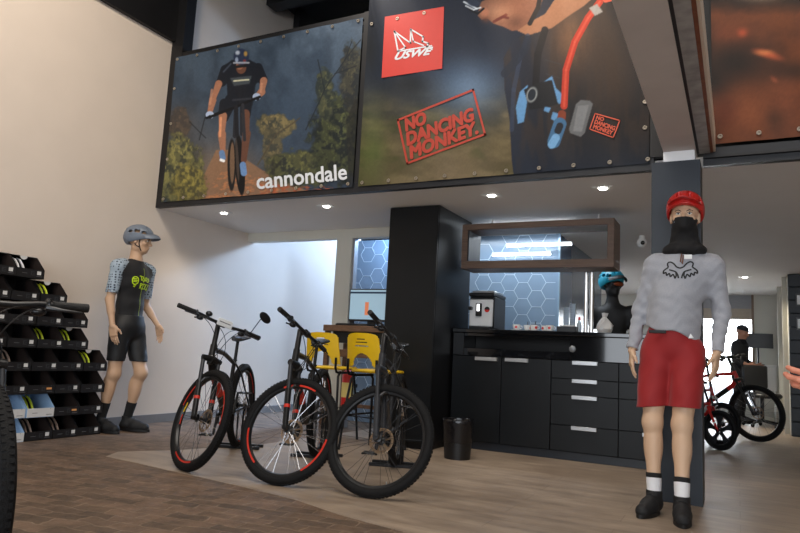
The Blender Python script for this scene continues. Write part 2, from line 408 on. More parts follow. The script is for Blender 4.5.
# dark slatted wall at the right edge
slat = MB()
for k in range(12): slat.bbox(.66, 2.6, 10.94, 11.0, .02+k*.19, .02+k*.19+.183, .006)
slat.box(.66, 2.6, 11.0, 11.04, 0, 2.298)
struct(slat.build('wall_front', mat('dark blue boarding', rgb(17, 25, 34), .5, noise=.2, nscale=6, stretch=(1, 1, 6))))
struct(bx('wall_back', wall_m, (2.6, 6.0, 10.94, 11.04, 0, 2.298)))

# hexagon glass wall in the recess and behind the counter, with the corner return
def hex_wall(x0, x1, y, z0, z1, name, R=.137):
    hm = mat('blue grey glass panel', rgb(126, 148, 170), .25, noise=.06, nscale=2, coat=.2)
    bx_ = struct(bx(name, hm, (x0, x1, y, y+.1, z0, z1)))
    lm = mat('pale hexagon line', rgb(196, 214, 230), .4, noise=.01)
    rnd = random.Random(5); mb = MB(); H = R*math.sqrt(3); t = .006
    done = set()
    i = 0; cx = x0-.1
    while cx < x1+R:
        j = 0; cz = z0+(H/2 if i % 2 else 0)
        while cz < z1:
            keep = rnd.random() < .62
            if keep:
                for k in range(6):
                    a = (cx+R*math.cos(k*PI/3), cz+R*math.sin(k*PI/3)); b = (cx+R*math.cos((k+1)*PI/3), cz+R*math.sin((k+1)*PI/3))
                    key = (round((a[0]+b[0])*50), round((a[1]+b[1])*50))
                    if key in done: continue
                    done.add(key)
                    if min(a[0], b[0]) < x0 or max(a[0], b[0]) > x1 or min(a[1], b[1]) < z0 or max(a[1], b[1]) > z1: continue
                    dx, dz = b[0]-a[0], b[1]-a[1]; l = math.hypot(dx, dz); nx, nz = -dz/l*t/2, dx/l*t/2
                    mb.prism([(a[0]+nx, a[1]+nz), (b[0]+nx, b[1]+nz), (b[0]-nx, b[1]-nz), (a[0]-nx, a[1]-nz)], lambda u, v, h: (u, y+h, v), -.003, .001)
            cz += H; j += 1
        cx += 1.5*R; i += 1
    mb.build('hexagon_lines', lm, bx_)
hex_wall(-4.62, -1.77, 7.3, 0, 2.299, 'wall_back', .106)
def dotted():
    m = bpy.data.materials.new('dark blue patterned panel'); m.use_nodes = True; nt = m.node_tree; N = nt.nodes; L = nt.links; b = N['Principled BSDF']
    tc = N.new('ShaderNodeTexCoord'); v = N.new('ShaderNodeTexVoronoi'); v.inputs['Scale'].default_value = 9; L.new(tc.outputs['Object'], v.inputs['Vector'])
    r = N.new('ShaderNodeValToRGB'); r.color_ramp.elements[0].position = .06; r.color_ramp.elements[0].color = (*rgb(150, 175, 195), 1); r.color_ramp.elements[1].position = .1; r.color_ramp.elements[1].color = (*rgb(74, 100, 128), 1)
    L.new(v.outputs['Distance'], r.inputs['Fac']); L.new(r.outputs['Color'], b.inputs['Base Color']); b.inputs['Roughness'].default_value = .2
    return m
struct(bx('wall_right', dotted(), (-1.85, -1.77, 7.4, 9.9, 0, 2.299)))
struct(bx('trim_19', mat('bright edge', rgb(170, 200, 225), .2, .4, noise=.01), (-1.775, -1.755, 7.28, 7.299, 0, 2.299)))

# recessed ceiling lights
lamp_e = mat('lamp diffuser', (1, 1, 1), .5, emit=(1, .95, .88), estr=12)
lamp_t = mat('white lamp trim', rgb(225, 225, 222), .4, noise=.01)
def downlight(x, y, label, z=2.2995, tint=(1, .92, .82), power=14, sq=False):
    t = thing('ceiling_light', label, 'ceiling light', (x, y, z), 0, 'recessed ceiling lights')
    MB().bbox(-.085, .085, -.05, .05, -.006, 0, .002).build('trim_plate', lamp_t, t)
    MB().cyl((0, 0, -.014), (0, 0, -.0065), .032, n=20).build('diffuser', lamp_e, t)
    ld = bpy.data.lights.new('spot', 'SPOT'); ld.energy = power; ld.spot_size = math.radians(120); ld.spot_blend = .7; ld.color = tint; ld.shadow_soft_size = .03
    lo = bpy.data.objects.new('spot', ld); COL.objects.link(lo); lo.location = (x, y, z-.02)
for x, l in ((-5.0, 'recessed ceiling light nearest the left wall'), (-3.66, 'recessed ceiling light left of the tall black cabinet'),
             (-1.92, 'recessed ceiling light above the left part of the wooden shelf frame'), (-.965, 'recessed ceiling light just left of the blue grey column')):
    downlight(x, 5.41, l)
downlight(.115, 11.27, 'recessed ceiling light far back near the shop window', tint=(1, .9, .72), power=75)
# security camera dome on the far wall
t = thing('security_camera', 'small white security camera with black lens above the blue helmet, by the wooden shelf', 'security camera', (-.93, 7.6, 2.13))
MB().lathe((0, 0, .169), (0, 0, -1), [(0, 0), (.03, 0), (.03, .05)], 16).build('mount', lamp_t, t)
MB().ell((0, 0, .09), (.055, .055, .055)).build('body', lamp_t, t)
MB().ell((.012, -.035, .085), (.026, .026, .026)).build('lens', mat('black glass', rgb(12, 12, 14), .1, noise=.1), t)
# ================================================================ the printed banners
class Print:
    def __init__(s, px, py, base): s.px, s.py = px, py; s.c = np.zeros(px.shape+(3,))+np.array(base, float)
    def blend(s, col, a): a = np.clip(a, 0, 1)[..., None]; s.c = s.c*(1-a)+np.array(col, float)*a
    def inside(s, poly):
        x, y = s.px, s.py; r = np.zeros(x.shape, bool); n = len(poly)
        for i in range(n):
            (x1, y1), (x2, y2) = poly[i], poly[(i+1) % n]
            if y1 == y2: continue
            r ^= ((y1 > y) != (y2 > y)) & (x < (x2-x1)*(y-y1)/(y2-y1)+x1)
        return r
    def poly(s, poly, col, a=1.0):
        m = 0.0; x, y = s.px, s.py
        for dx, dy in ((-.45, -.2), (.45, .2), (-.2, .45), (.2, -.45), (0, 0)):
            s.px, s.py = x+dx, y+dy; m = m+s.inside(poly)*.2
        s.px, s.py = x, y; s.blend(col, m*a)
    def line(s, pts, w, col, a=1.0):
        for i in range(len(pts)-1):
            A = np.array(pts[i], float); B = np.array(pts[i+1], float); d = B-A; l = d@d+1e-9
            t = np.clip(((s.px-A[0])*d[0]+(s.py-A[1])*d[1])/l, 0, 1)
            w0 = w if not isinstance(w, (tuple, list)) else w[0]+(w[1]-w[0])*t
            dd = np.hypot(s.px-A[0]-t*d[0], s.py-A[1]-t*d[1]); s.blend(col, (w0-dd)*1.5+.5 if a == 1 else np.clip((w0-dd)*1.5+.5, 0, 1)*a)
    def ell(s, cx, cy, rx, ry, col, a=1.0, soft=.12, rot=0):
        c, q = math.cos(rot), math.sin(rot); u = (s.px-cx)*c+(s.py-cy)*q; v = -(s.px-cx)*q+(s.py-cy)*c
        s.blend(col, np.clip((1-np.hypot(u/rx, v/ry))/soft, 0, 1)*a)
    def blob(s, cx, cy, rx, ry, col, a=1.0):
        s.blend(col, a*np.exp(-(((s.px-cx)/rx)**2+((s.py-cy)/ry)**2)))
    def bush(s, cx, cy, rx, ry, dark, lite, seed=0, dens=.5):
        e = np.hypot((s.px-cx)/rx, (s.py-cy)/ry)+.55*(fbm(s.px/5, s.py/5, 3, seed)-.5)
        m = np.clip((1-e)*5, 0, 1)
        n = fbm(s.px/2.4, s.py/3.4, 5, seed+5); s.blend(dark, m*.88)
        s.blend([.5*(a+b) for a, b in zip(dark, lite)], m*np.clip((fbm(s.px/6, s.py/6, 3, seed+9)-.42)*5, 0, .8))
        s.blend(lite, m*.85*np.clip((n-dens)*5, 0, 1)*np.clip(1.2-.5*e-(s.py-cy+ry)/(3*ry), .15, 1))

BY = 4.99
ban_vinyl = None
def banner(x0, x1, z0, z1, name, label, paint, gain=1.0, step=.0062):
    nx = int((x1-x0)/step); nz = int((z1-z0)/step)
    X, Z = np.meshgrid(np.linspace(x0, x1, nx), np.linspace(z0, z1, nz), indexing='ij')
    rip = .004*np.sin(X*7)*np.cos(Z*3)+.003*np.sin(X*19+Z*4)
    P = np.stack([X, BY-.004+rip, Z], -1)
    flat = np.stack([X, np.full_like(X, BY), Z], -1); px, py = plane_to_px(flat)
    c = np.clip(paint(px, py), 0, 255)/255; c = np.where(c <= .04045, c/12.92, ((c+.055)/1.055)**2.4)*gain
    c = np.clip(c, 0, 1)
    V = P.reshape(-1, 3); N0 = nx*nz
    i, j = np.meshgrid(np.arange(nx-1), np.arange(nz-1), indexing='ij'); a = (i*nz+j).ravel()
    Q = np.stack([a, a+nz, a+nz+1, a+1], -1)
    me = bpy.data.meshes.new(name); me.vertices.add(len(V)); me.vertices.foreach_set('co', V.astype(np.float32).ravel())
    me.loops.add(Q.size); me.loops.foreach_set('vertex_index', Q.astype(np.int32).ravel()); me.polygons.add(len(Q)); me.polygons.foreach_set('loop_start', np.arange(0, Q.size, 4, dtype=np.int32))
    me.update(calc_edges=True)
    ca = me.color_attributes.new('print', 'FLOAT_COLOR', 'POINT')
    col = np.ones((len(V), 4), np.float32); col[:N0, :3] = c.reshape(-1, 3)
    ca.data.foreach_set('color', col.ravel())
    me.materials.append(vinyl_mat())
    o = link(name, me); tag(o, label, 'banner', None); return o
def vinyl_mat():
    if 'vinyl' in MATS: return MATS['vinyl']
    m = bpy.data.materials.new('printed vinyl'); m.use_nodes = True; b = m.node_tree.nodes['Principled BSDF']
    a = m.node_tree.nodes.new('ShaderNodeAttribute'); a.attribute_name = 'print'; m.node_tree.links.new(a.outputs['Color'], b.inputs['Base Color'])
    n = m.node_tree.nodes.new('ShaderNodeTexNoise'); n.inputs['Scale'].default_value = 2.5; bp = m.node_tree.nodes.new('ShaderNodeBump'); bp.inputs['Strength'].default_value = .15; bp.inputs['Distance'].default_value = .02
    m.node_tree.links.new(n.outputs['Fac'], bp.inputs['Height']); m.node_tree.links.new(bp.outputs['Normal'], b.inputs['Normal'])
    b.inputs['Roughness'].default_value = .5; b.inputs['Specular IOR Level'].default_value = .2
    MATS['vinyl'] = m; return m
def on_banner(pts, dy=-.012):   # photo-frame drawing coordinates -> points on the banner plane
    a = np.array(pts, float); P = px_to_plane_y(a[:, 0], a[:, 1], BY); P[:, 1] += dy; return [tuple(p) for p in P]
def ink_poly(mb, polys, dy=-.012):
    for p in polys: mb.add(on_banner(p, dy), [tuple(range(len(p)))])
def ink_text(mb, body, p00, p10, p01, bold=.02, shear=0.0, dy=-.012):
    V, Fc = text_mesh(body, 0, shear); p00, p10, p01 = map(np.array, (p00, p10, p01)); r = bold*8
    for i in range(9):   # heavier face: the letters are laid again slightly shifted
        o = np.array((r*math.cos(i*PI/4), r*math.sin(i*PI/4))) if i else np.zeros(2)
        Q = [tuple(p00+v[0]*(p10-p00)+v[1]*(p01-p00)+o) for v in V]; mb.add(on_banner(Q, dy-.0001*i), Fc)
def ink_line(mb, pts, w, dy=-.012):
    for i in range(len(pts)-1):
        (x1, y1), (x2, y2) = pts[i], pts[i+1]; d = math.hypot(x2-x1, y2-y1); nx, ny = -(y2-y1)/d*w/2, (x2-x1)/d*w/2; ex, ey = (x2-x1)/d*w/2, (y2-y1)/d*w/2
        mb.add(on_banner([(x1+nx-ex, y1+ny-ey), (x2+nx+ex, y2+ny+ey), (x2-nx+ex, y2-ny+ey), (x1-nx-ex, y1-ny-ey)], dy), [(0, 1, 2, 3)])

def paint_rider(px, py):
    p = Print(px, py, (52, 66, 82))
    p.blend((82, 94, 106), np.clip((110-py)/90, 0, 1)*.55)
    p.blend((40, 46, 56), np.clip((px-280)/90, 0, 1)*.8*np.clip((py-60)/90, 0, 1))
    p.blend((34, 44, 56), np.clip((fbm(px/14, py/22, 4, 2)-.45)*2, 0, .5))
    p.blob(180, 125, 30, 22, (88, 76, 66), .45)
    # dust and trail
    p.blob(222, 168, 40, 26, (140, 110, 82), .6)
    p.poly([(186, 204), (206, 172), (216, 150), (232, 150), (262, 170), (310, 192), (361, 196), (361, 205)], (128, 96, 72), .85)
    p.blend((172, 112, 74), np.clip((fbm(px/5, py/2.2, 3, 9)-.5)*5, 0, 1)*(p.inside([(196, 204), (222, 172), (250, 172), (300, 200)]))*.8)
    p.blend((150, 76, 52), np.clip((fbm(px/4, py/2, 3, 4)-.45)*4, 0, 1)*(p.inside([(252, 200), (258, 184), (330, 186), (355, 200)]))*.8)
    # vegetation
    p.bush(180, 124, 14, 18, (62, 56, 52), (92, 80, 66), 1, .5)
    p.bush(176, 172, 30, 38, (54, 56, 44), (140, 134, 78), 2, .45)
    p.bush(190, 186, 20, 24, (64, 62, 42), (150, 138, 70), 3, .45)
    p.bush(275, 126, 21, 13, (58, 58, 48), (134, 118, 78), 4, .45)
    p.bush(272, 150, 11, 26, (58, 58, 50), (116, 104, 72), 5, .5)
    p.line([(258, 165), (276, 135), (300, 118)], .7, (70, 62, 50), .8)
    p.bush(300, 168, 36, 20, (40, 42, 36), (112, 112, 66), 6, .5)
    p.bush(338, 140, 30, 46, (28, 32, 30), (92, 96, 58), 7, .55)
    p.bush(325, 95, 10, 30, (40, 46, 42), (100, 98, 66), 8, .55)
    p.bush(352, 78, 14, 36, (38, 40, 40), (84, 80, 62), 9, .55)
    for q in ([(306, 130), (325, 90), (345, 60), (361, 40)], [(325, 90), (318, 60)], [(335, 74), (357, 66)], [(345, 60), (352, 42)], [(206, 138), (190, 122)], [(200, 140), (206, 115)]):
        p.line(q, .55, (30, 34, 38), .8)
    p.poly([(350, 205), (346, 120), (355, 100), (364, 95), (364, 205)], (30, 30, 30), .6)
    sk = (146, 102, 80); sd = (92, 62, 50); nv = (22, 26, 34)
    # bicycle
    for a, b, w in (((236, 110), (235, 136), 2.3), ((242, 108), (242, 134), 2)): p.line([a, b], w, (34, 36, 42))
    p.ell(232, 165, 4.4, 28, (24, 24, 26)); p.ell(232.5, 163, 2.4, 22, (112, 88, 68), .9)
    p.ell(240, 165, 5.2, 32, (16, 17, 20), 1, .1, -.06); p.ell(237.4, 160, 1.6, 24, (70, 60, 54), .8, .2, -.06)
    p.line([(209, 117), (222, 112), (236, 106), (256, 98)], 1.5, (18, 20, 24))
    # legs
    p.line([(231, 100), (224, 118)], (6, 4.6), nv); p.line([(247, 100), (246, 116)], (6.4, 5), nv)
    p.line([(225, 104), (224, 112)], 5.4, nv)
    p.line([(223, 116), (222, 134), (223, 150)], (4.2, 2.8), sk); p.line([(246, 114), (247, 134), (244, 160)], (4.4, 3), sd)
    p.line([(221, 118), (220, 136)], 1.3, (196, 136, 100))
    p.line([(222, 153), (223, 158)], 3, (90, 120, 160)); p.line([(243, 165), (244, 173)], 3.2, (96, 128, 172)); p.line([(221, 160), (224, 161)], 1.4, (230, 235, 240))
    # torso and arms
    p.poly([(224, 66), (232, 60), (250, 60), (262, 66), (266, 78), (256, 84), (253, 106), (228, 106), (227, 84), (219, 82)], nv)
    p.line([(226, 70), (222, 82)], 5, nv); p.line([(258, 68), (263, 80)], 5, nv)
    p.poly([(230, 78), (252, 76), (250, 84), (234, 86)], (76, 84, 88), .7); p.line([(234, 81), (249, 80)], .7, (190, 190, 160))
    p.line([(219, 84), (213, 100), (210, 112)], (3.6, 2.4), sk); p.line([(264, 81), (262, 92), (257, 97)], (3.8, 2.6), sk)
    p.ell(210, 115, 4.3, 4, (150, 165, 190)); p.ell(257, 97, 4.2, 4, (150, 165, 190)); p.ell(210, 117, 2, 2, (30, 36, 46)); p.ell(258, 99, 2, 2, (30, 36, 46))
    p.line([(207, 118), (222, 112.5), (236, 107), (260, 97)], 1.3, (14, 16, 20)); p.line([(236, 107), (237, 135)], 2.0, (26, 28, 34)); p.line([(243, 105), (245, 140)], 1.6, (40, 42, 48)); p.line([(212, 90), (210, 104)], 1.2, (178, 128, 100), .7); p.line([(262, 84), (261, 92)], 1.2, (178, 128, 100), .7); p.line([(231, 64), (224, 72)], .8, (60, 68, 80), .8); p.line([(233, 100), (251, 99)], 1, (50, 54, 62), .7)
    # head
    p.ell(241.5, 68, 5.6, 6.5, sd); p.ell(240, 66, 4, 4, sk, .8); p.line([(236, 67), (246, 66)], 1.4, (24, 26, 30))
    p.ell(241.5, 57, 8.3, 8.6, (34, 44, 66)); p.ell(238, 53, 3.2, 3, (190, 200, 212), .8, .6); p.ell(237, 60, 2.2, 3.5, (150, 164, 186), .8, .5); p.ell(246, 54, 2.4, 3.6, (176, 136, 60), .8, .6); p.ell(245, 61, 2, 2, (120, 46, 44), .8, .5); p.line([(234, 63), (249, 63)], .9, (180, 186, 196), .7)
    p.c *= (.94+.12*fbm(px/1.3, py/1.3, 2, 12))[..., None]
    return p.c

def paint_torso(px, py):
    p = Print(px, py, (34, 42, 56))
    p.blend((88, 78, 52), np.clip((py-75)/70, 0, 1)*.9)
    p.blend((116, 104, 76), np.clip((fbm(px/26, py/13, 3, 2)-.42)*3, 0, 1)*np.clip((py-88)/30, 0, 1)*.75)
    p.blend((62, 68, 36), np.clip((fbm(px/20, py/15, 3, 7)-.5)*4, 0, 1)*np.clip((py-100)/30, 0, 1)*.6)
    p.blob(450, 170, 34, 26, (122, 106, 84), .6); p.blob(372, 150, 14, 40, (84, 100, 48), .5)
    p.blend((24, 27, 30), np.clip((385-px)/14, 0, 1)*np.clip((90-py)/40, 0, 1)*.9)
    p.blob(468, 88, 34, 26, (112, 140, 172), .75); p.blob(410, 84, 20, 10, (30, 30, 28), .5)
    p.blend((22, 30, 46), np.clip((60-py)/50, 0, 1)*.6)
    # dark garment
    gar = [(504, 58), (514, 40), (528, 34), (545, 28), (575, 8), (592, -8), (664, -8), (664, 180), (515, 184), (512, 160), (510, 120), (505, 90)]
    p.poly(gar, (26, 28, 34)); g = p.inside(gar)
    p.blend((40, 50, 70), g*np.clip((575-px)/70, 0, 1)*.6)
    p.blend((116, 84, 60), g*np.exp(-(((px-573)/24)**2+((py-38)/34)**2))*.9)  # brown print tone with a warm lamp glow painted in
    p.blend((66, 52, 42), g*np.exp(-(((px-615)/30)**2+((py-70)/60)**2))*.75)
    p.blend((58, 46, 38), g*np.clip((fbm(px/9, py/40, 3, 5)-.5)*3, 0, .5))
    p.blend((24, 34, 50), g*np.clip((py-130)/50, 0, 1)*.7)
    # head: neck, jaw, face in profile looking down to the left
    p.poly([(516, 30), (545, 14), (560, -8), (600, -8), (584, 6), (552, 28), (528, 36)], (150, 108, 82))
    p.poly([(479, -8), (480, 6), (478, 16), (482, 20), (488, 19), (494, 24), (504, 27), (512, 31), (519, 30), (530, 22), (540, 8), (545, -8)], (126, 86, 68))
    p.blob(500, 12, 14, 9, (168, 124, 98), .8); p.line([(497, 20), (506, 15)], 1.5, (112, 58, 48), .9); p.ell(485, 13, 5.5, 5.5, (176, 116, 90), .8, .5)
    p.line([(530, 24), (538, 8), (541, -8)], 2.2, (24, 24, 28)); p.poly([(462, -8), (466, 3), (478, 8), (482, 2), (490, -2), (495, -8)], (30, 36, 48)); p.line([(464, 2), (477, 9)], .8, (200, 210, 220))
    p.line([(528, 36), (520, 60), (514, 90), (512, 130)], 2.2, (50, 62, 84), .7); p.line([(545, 30), (538, 55), (536, 84)], 3.5, (18, 20, 26), .9); p.line([(470, 10), (478, 14), (484, 9)], 1.0, (20, 22, 28)); p.ell(474, 3, 8, 4.5, (44, 54, 72), .9, .3, .25); p.line([(466, 6), (474, 10), (481, 8)], .7, (215, 222, 230), .9)
    p.blob(486, 20, 4, 3, (96, 58, 46), .7); p.line([(494, 22), (503, 17), (508, 18)], 1.3, (98, 48, 42), .9); p.blob(516, 22, 8, 6, (84, 58, 48), .6)
    for yy in (60, 74, 88, 100): p.line([(546, yy), (560, yy+4)], .5, (54, 58, 66), .6)
    # sternum buckle and harness, tube, mouthpiece, patch
    bl = (92, 142, 190)
    for q in ([(505, 74), (524, 52), (528, 40)], ): p.line(q, 4, (32, 40, 54), .8)
    p.poly([(516, 108), (520, 92), (528, 85), (528, 98), (524, 122), (518, 124)], bl); p.poly([(544, 82), (552, 76), (556, 88), (564, 96), (560, 104), (548, 98)], bl)
    p.poly([(524, 90), (536, 84), (552, 80), (558, 104), (546, 108), (530, 110)], (22, 26, 32)); p.ell(532, 95, 6.2, 9, (150, 158, 160), 1, .3, .3); p.ell(532, 95, 4.4, 6.8, (30, 38, 48), 1, .2, .3)
    p.poly([(545, 107), (551, 108), (549, 113), (544, 111)], bl); p.poly([(553, 112), (559, 114), (556, 122), (551, 119)], bl)
    p.line([(600, 2), (588, 18), (575, 42), (566, 70), (564, 106)], 3.4, (176, 54, 38)); p.line([(600, 2), (588, 18), (575, 42), (566, 70), (564, 106)], 1.1, (206, 90, 70), .6)
    p.poly([(589, 8), (597, 4), (603, 12), (595, 16)], (150, 150, 148)); p.line([(606, 0), (620, -4)], 3, (214, 90, 70))
    p.line([(562, 114), (561, 122)], 4, (120, 56, 36)); p.line([(560, 124), (554, 142)], 6.4, (62, 104, 142)); p.line([(560, 126), (558, 131)], 3.4, (30, 34, 42)); p.line([(556, 138), (552, 145)], 4, (110, 160, 204))
    p.poly([(576, 104), (581, 100), (590, 101), (593, 104), (585, 133), (581, 137), (570, 133), (569, 129)], (98, 102, 106)); p.poly([(578, 106), (589, 105), (582, 132), (573, 131)], (118, 123, 128))
    p.c *= (.95+.1*fbm(px/1.5, py/1.5, 2, 3))[..., None]
    return p.c

def paint_warm(px, py):
    p = Print(px, py, (118, 66, 40))
    p.blend((92, 52, 34), np.clip((fbm(px/22, py/18, 4, 2)-.45)*3, 0, 1)*.7)
    p.blend((44, 32, 28), np.clip((16-py)/14+.4*(fbm(px/12, py/6, 3, 8)-.5), 0, 1))
    p.blob(736, 62, 36, 22, (34, 26, 24), .95); p.blob(712, 80, 18, 18, (32, 26, 24), .9); p.blob(790, 72, 26, 10, (40, 30, 26), .75); p.blob(705, 50, 8, 30, (30, 24, 22), .7)
    p.blob(748, 112, 20, 20, (158, 90, 56), .55); p.blob(785, 100, 16, 26, (140, 76, 48), .5); p.blob(775, 120, 10, 12, (70, 44, 30), .6); p.blob(724, 112, 12, 16, (96, 42, 28), .5)
    p.blob(742, 33, 5, 4, (214, 92, 60), .95); p.ell(768, 55, 20, 5, (222, 104, 66), .85, .8, .3); p.blob(764, 53, 9, 2.6, (240, 150, 90), .7); p.ell(774, 80, 6, 3, (160, 84, 56), .8, .7, .7)
    p.blob(728, 34, 16, 9, (128, 66, 42), .6); p.blob(760, -2, 20, 5, (150, 130, 110), .7)
    p.c *= (.95+.1*fbm(px/2, py/2, 2, 3))[..., None]
    return p.c

BZ0, BZ1 = 2.348, 3.99
PG = 1.0
b1 = banner(-5.5, -3.105, BZ0, BZ1, 'banner', 'printed vinyl banner of a mountain biker riding down a dusty trail', paint_rider, PG*1.3)
b2 = banner(-3.045, -.56, BZ0, 4.6, 'banner', 'printed vinyl banner of a man in dark clothes with red square logo', paint_torso, PG)
b3 = banner(-.14, 1.9, 2.45, 4.7, 'banner', 'rust brown printed vinyl banner right of the grey ceiling beam', paint_warm, PG*.72, .012)
white_ink = mat('white ink', rgb(225, 228, 232), .5, noise=.01); red_ink = mat('red ink', rgb(206, 58, 48), .5, noise=.02)
m = MB(); ink_text(m, 'cannondale', (258, 189.5), (347.5, 179.5), (257.2, 174.2), .055); m.build('lettering', white_ink, b1)
m = MB(); ink_poly(m, [[(385.4, 17.3), (444.5, 7.2), (442.6, 69), (382.2, 78.3)]], -.011); m.build('logo_square', red_ink, b2)
m = MB()
crown = [(398, 53), (394.5, 32.5), (410, 45), (411.5, 29), (422, 41), (424, 36), (428, 42), (426, 44), (432.5, 48.5), (400, 55)]
m2 = MB()
for q in ([(398.5, 51), (395, 32), (411, 43.5), (411.5, 30), (424, 37.5), (423, 42), (429, 44), (427.5, 47), (432.5, 50)],): ink_line(m2, q, 1.5, -.014)
ink_line(m2, [(395, 32), (406, 48), (398.5, 52), (432, 46.5)], 1.4, -.014); ink_line(m2, [(411.5, 30), (414, 42), (424, 46)], 1.3, -.014)
ink_text(m2, 'USWE', (395.4, 60.5), (431.5, 54.8), (397.4, 53.4), .06, .25, -.014)
m2.build('logo', white_ink, b2)
m = MB(); st = [(398.5, 120.5), (473.6, 90.4), (485.4, 134.6), (408, 163.6), (398.5, 120.5), (473.6, 90.4)]; ink_line(m, st[:5], 2.0)
for t, a, b, h in (('NO', (407.0, 131.5), (427.5, 123.5), 11.5), ('DANCING', (408.4, 145.8), (475.5, 120.0), 12), ('MONKEY.', (411.5, 159.0), (478.5, 133.6), 12)):
    ink_text(m, t, a, b, (a[0]-h*.24, a[1]-h*.97), .11, .2)
m.build('stamp_lettering', mat('brick red ink', rgb(178, 58, 40), .5, noise=.02), b2)
m = MB(); ink_line(m, [(595.5, 114), (620, 121), (613.5, 138), (590, 129.5), (595.5, 114)], 1.1)
for t, a, b, h in (('NO', (596.3, 119.5), (603.5, 121.8), 3.6), ('DANCING', (594.6, 124.0), (614.5, 131), 4), ('MONKEY', (593.2, 128.8), (612, 135.4), 4)):
    ink_text(m, t, a, b, (a[0]+h*.33, a[1]-h*.95), .03, 0)
m.build('patch_lettering', mat('orange red ink', rgb(205, 84, 56), .5, noise=.02), b2)
gm = mat('brass grommet', rgb(190, 180, 165), .3, .8, noise=.05)
gme = MB().ring((0, 0, 0), (0, 1, 0), .012, .005, 16, 6).cyl((0, .004, 0), (0, .012, 0), .006, n=8).mesh('grommet', gm)
def grom(b, pts):
    for x, z in pts: link('grommet', gme, b, (x, BY-.014, z))
grom(b1, [(-5.47+i*.29, BZ0+.03) for i in range(9)]+[(-5.47+i*.29, BZ1-.03) for i in range(9)]+[(-5.47, 2.42+.4*i) for i in range(1, 4)])
grom(b2, [(-3.0+i*.27, BZ0+.03) for i in range(10)]+[(-.59, 2.42+.2*i) for i in range(1, 6)]+[(-3.0+i*.27, 3.9) for i in range(3)])
grom(b3, [(-.09+i*.24, 2.5) for i in range(6)])
# dark frame between and around the banners
struct(MB().box(-3.1, -3.05, 5.0, 5.03, 2.393, 4.05).build('trim_20', dark_m))
struct(MB().box(-5.58, -.57, 5.004, 5.05, 3.985, 4.045).build('trim_21', dark_m))
struct(MB().box(-.555, -.46, 4.985, 5.05, 2.393, 4.6).build('trim_22', dark_m))
struct(MB().box(-5.42, 6.0, 5.21, 5.25, 2.39, 3.97).build('trim_23', dark_m))
struct(MB().box(-3.04, 6.0, 5.21, 5.25, 3.97, 5.59).build('trim_24', dark_m))
# ================================================================ joinery and furniture
blk = mat('black laminate', rgb(9, 9, 11), .45, noise=.12, nscale=4, spec=.3)
blk2 = mat('black door laminate', rgb(15, 18, 21), .36, noise=.1, nscale=6, bump=.02, bscale=12, spec=.3)
gloss = mat('black polished stone', rgb(12, 14, 18), .06, noise=.2, nscale=14, coat=.5)
alu = mat('brushed aluminium', rgb(196, 198, 200), .28, .75, noise=.03)
chrome = mat('chrome', rgb(214, 214, 214), .1, 1, noise=.02)
# tall cabinet
t = thing('tall_cabinet', 'tall black cabinet reaching the ceiling between the high table and the bar counter', 'cabinet', (-2.785, 5.65, 0))
MB().bbox(-.265, .265, .0, .86, .06, 2.297, .004).build('body', blk, t)
MB().bbox(-.262, .262, -.02, -.001, .065, 2.292, .003).build('door', blk2, t)
MB().box(-.25, .25, .03, .84, 0, .059).build('plinth', blk, t)
# bar counter
X0, X1 = -2.505, -.56; YF = 6.08
t = thing('bar_counter', 'long black bar counter with polished upper panel and silver handles', 'bar counter', ((X0+X1)/2, YF, 0))
def cb(name, m, a, b, y0, y1, z0, z1, bev=.003, parent=None):
    o = MB().bbox(a-(X0+X1)/2, b-(X0+X1)/2, y0, y1, z0, z1, bev).build(name, m, parent or t); return o
cb('carcass', blk, X0, X1, .02, .60, .075, .885)
cb('plinth', mat('dark kick board', rgb(30, 36, 44), .3, noise=.1), X0, X1, .035, .59, 0, .074)
cb('worktop', gloss, X0, X1, -.03, .64, 1.105, 1.145, .006)
cb('upper_panel', gloss, X0, -2.39, .0, .60, .886, 1.104)
cb('upper_panel', gloss, -1.36, X1, .0, .60, .886, 1.104)
cb('upper_panel', gloss, -2.389, -1.361, .0, .02, .886, .958); cb('upper_panel', gloss, -2.389, -1.361, .0, .02, 1.075, 1.104)
cb('niche_back', blk, -2.389, -1.361, .32, .60, .886, 1.104)
def hand(o, cx, z, w=.22):
    m = MB(); cxl = cx-(X0+X1)/2; m.bbox(cxl-w/2, cxl+w/2, -.034, -.004, z-.012, z+.022, .002); m.build('handle', alu, o)
def front(kind, a, b, z0, z1, hx, hz):
    o = cb(kind, blk2, a+.002, b-.002, -.001, .019, z0+.002, z1-.002); hand(o, hx, hz)
front('door', -2.505, -2.0, .078, .884, -2.15, .855)
front('door', -2.0, -1.525, .078, .884, -1.85, .858)
for z0, z1, hz in ((.72, .884, .862), (.576, .72, .70), (.308, .576, .556), (.078, .308, .288)):
    front('drawer', -1.525, -.93, z0, z1, -1.22, hz)
for z0, z1, hz in ((.72, .884, .862), (.576, .72, .70), (.308, .576, .556), (.078, .308, .288)):
    front('drawer', -.93, -.56, z0, z1, -.62, hz)
k = MB().lathe((-1.335-(X0+X1)/2, .0, .99), (0, -1, 0), [(0, -.001), (.03, -.001), (.03, .012), (.018, .02), (0, .02)], 20).build('knob', mat('dull knob', rgb(120, 124, 128), .4, .5, noise=.05), t)
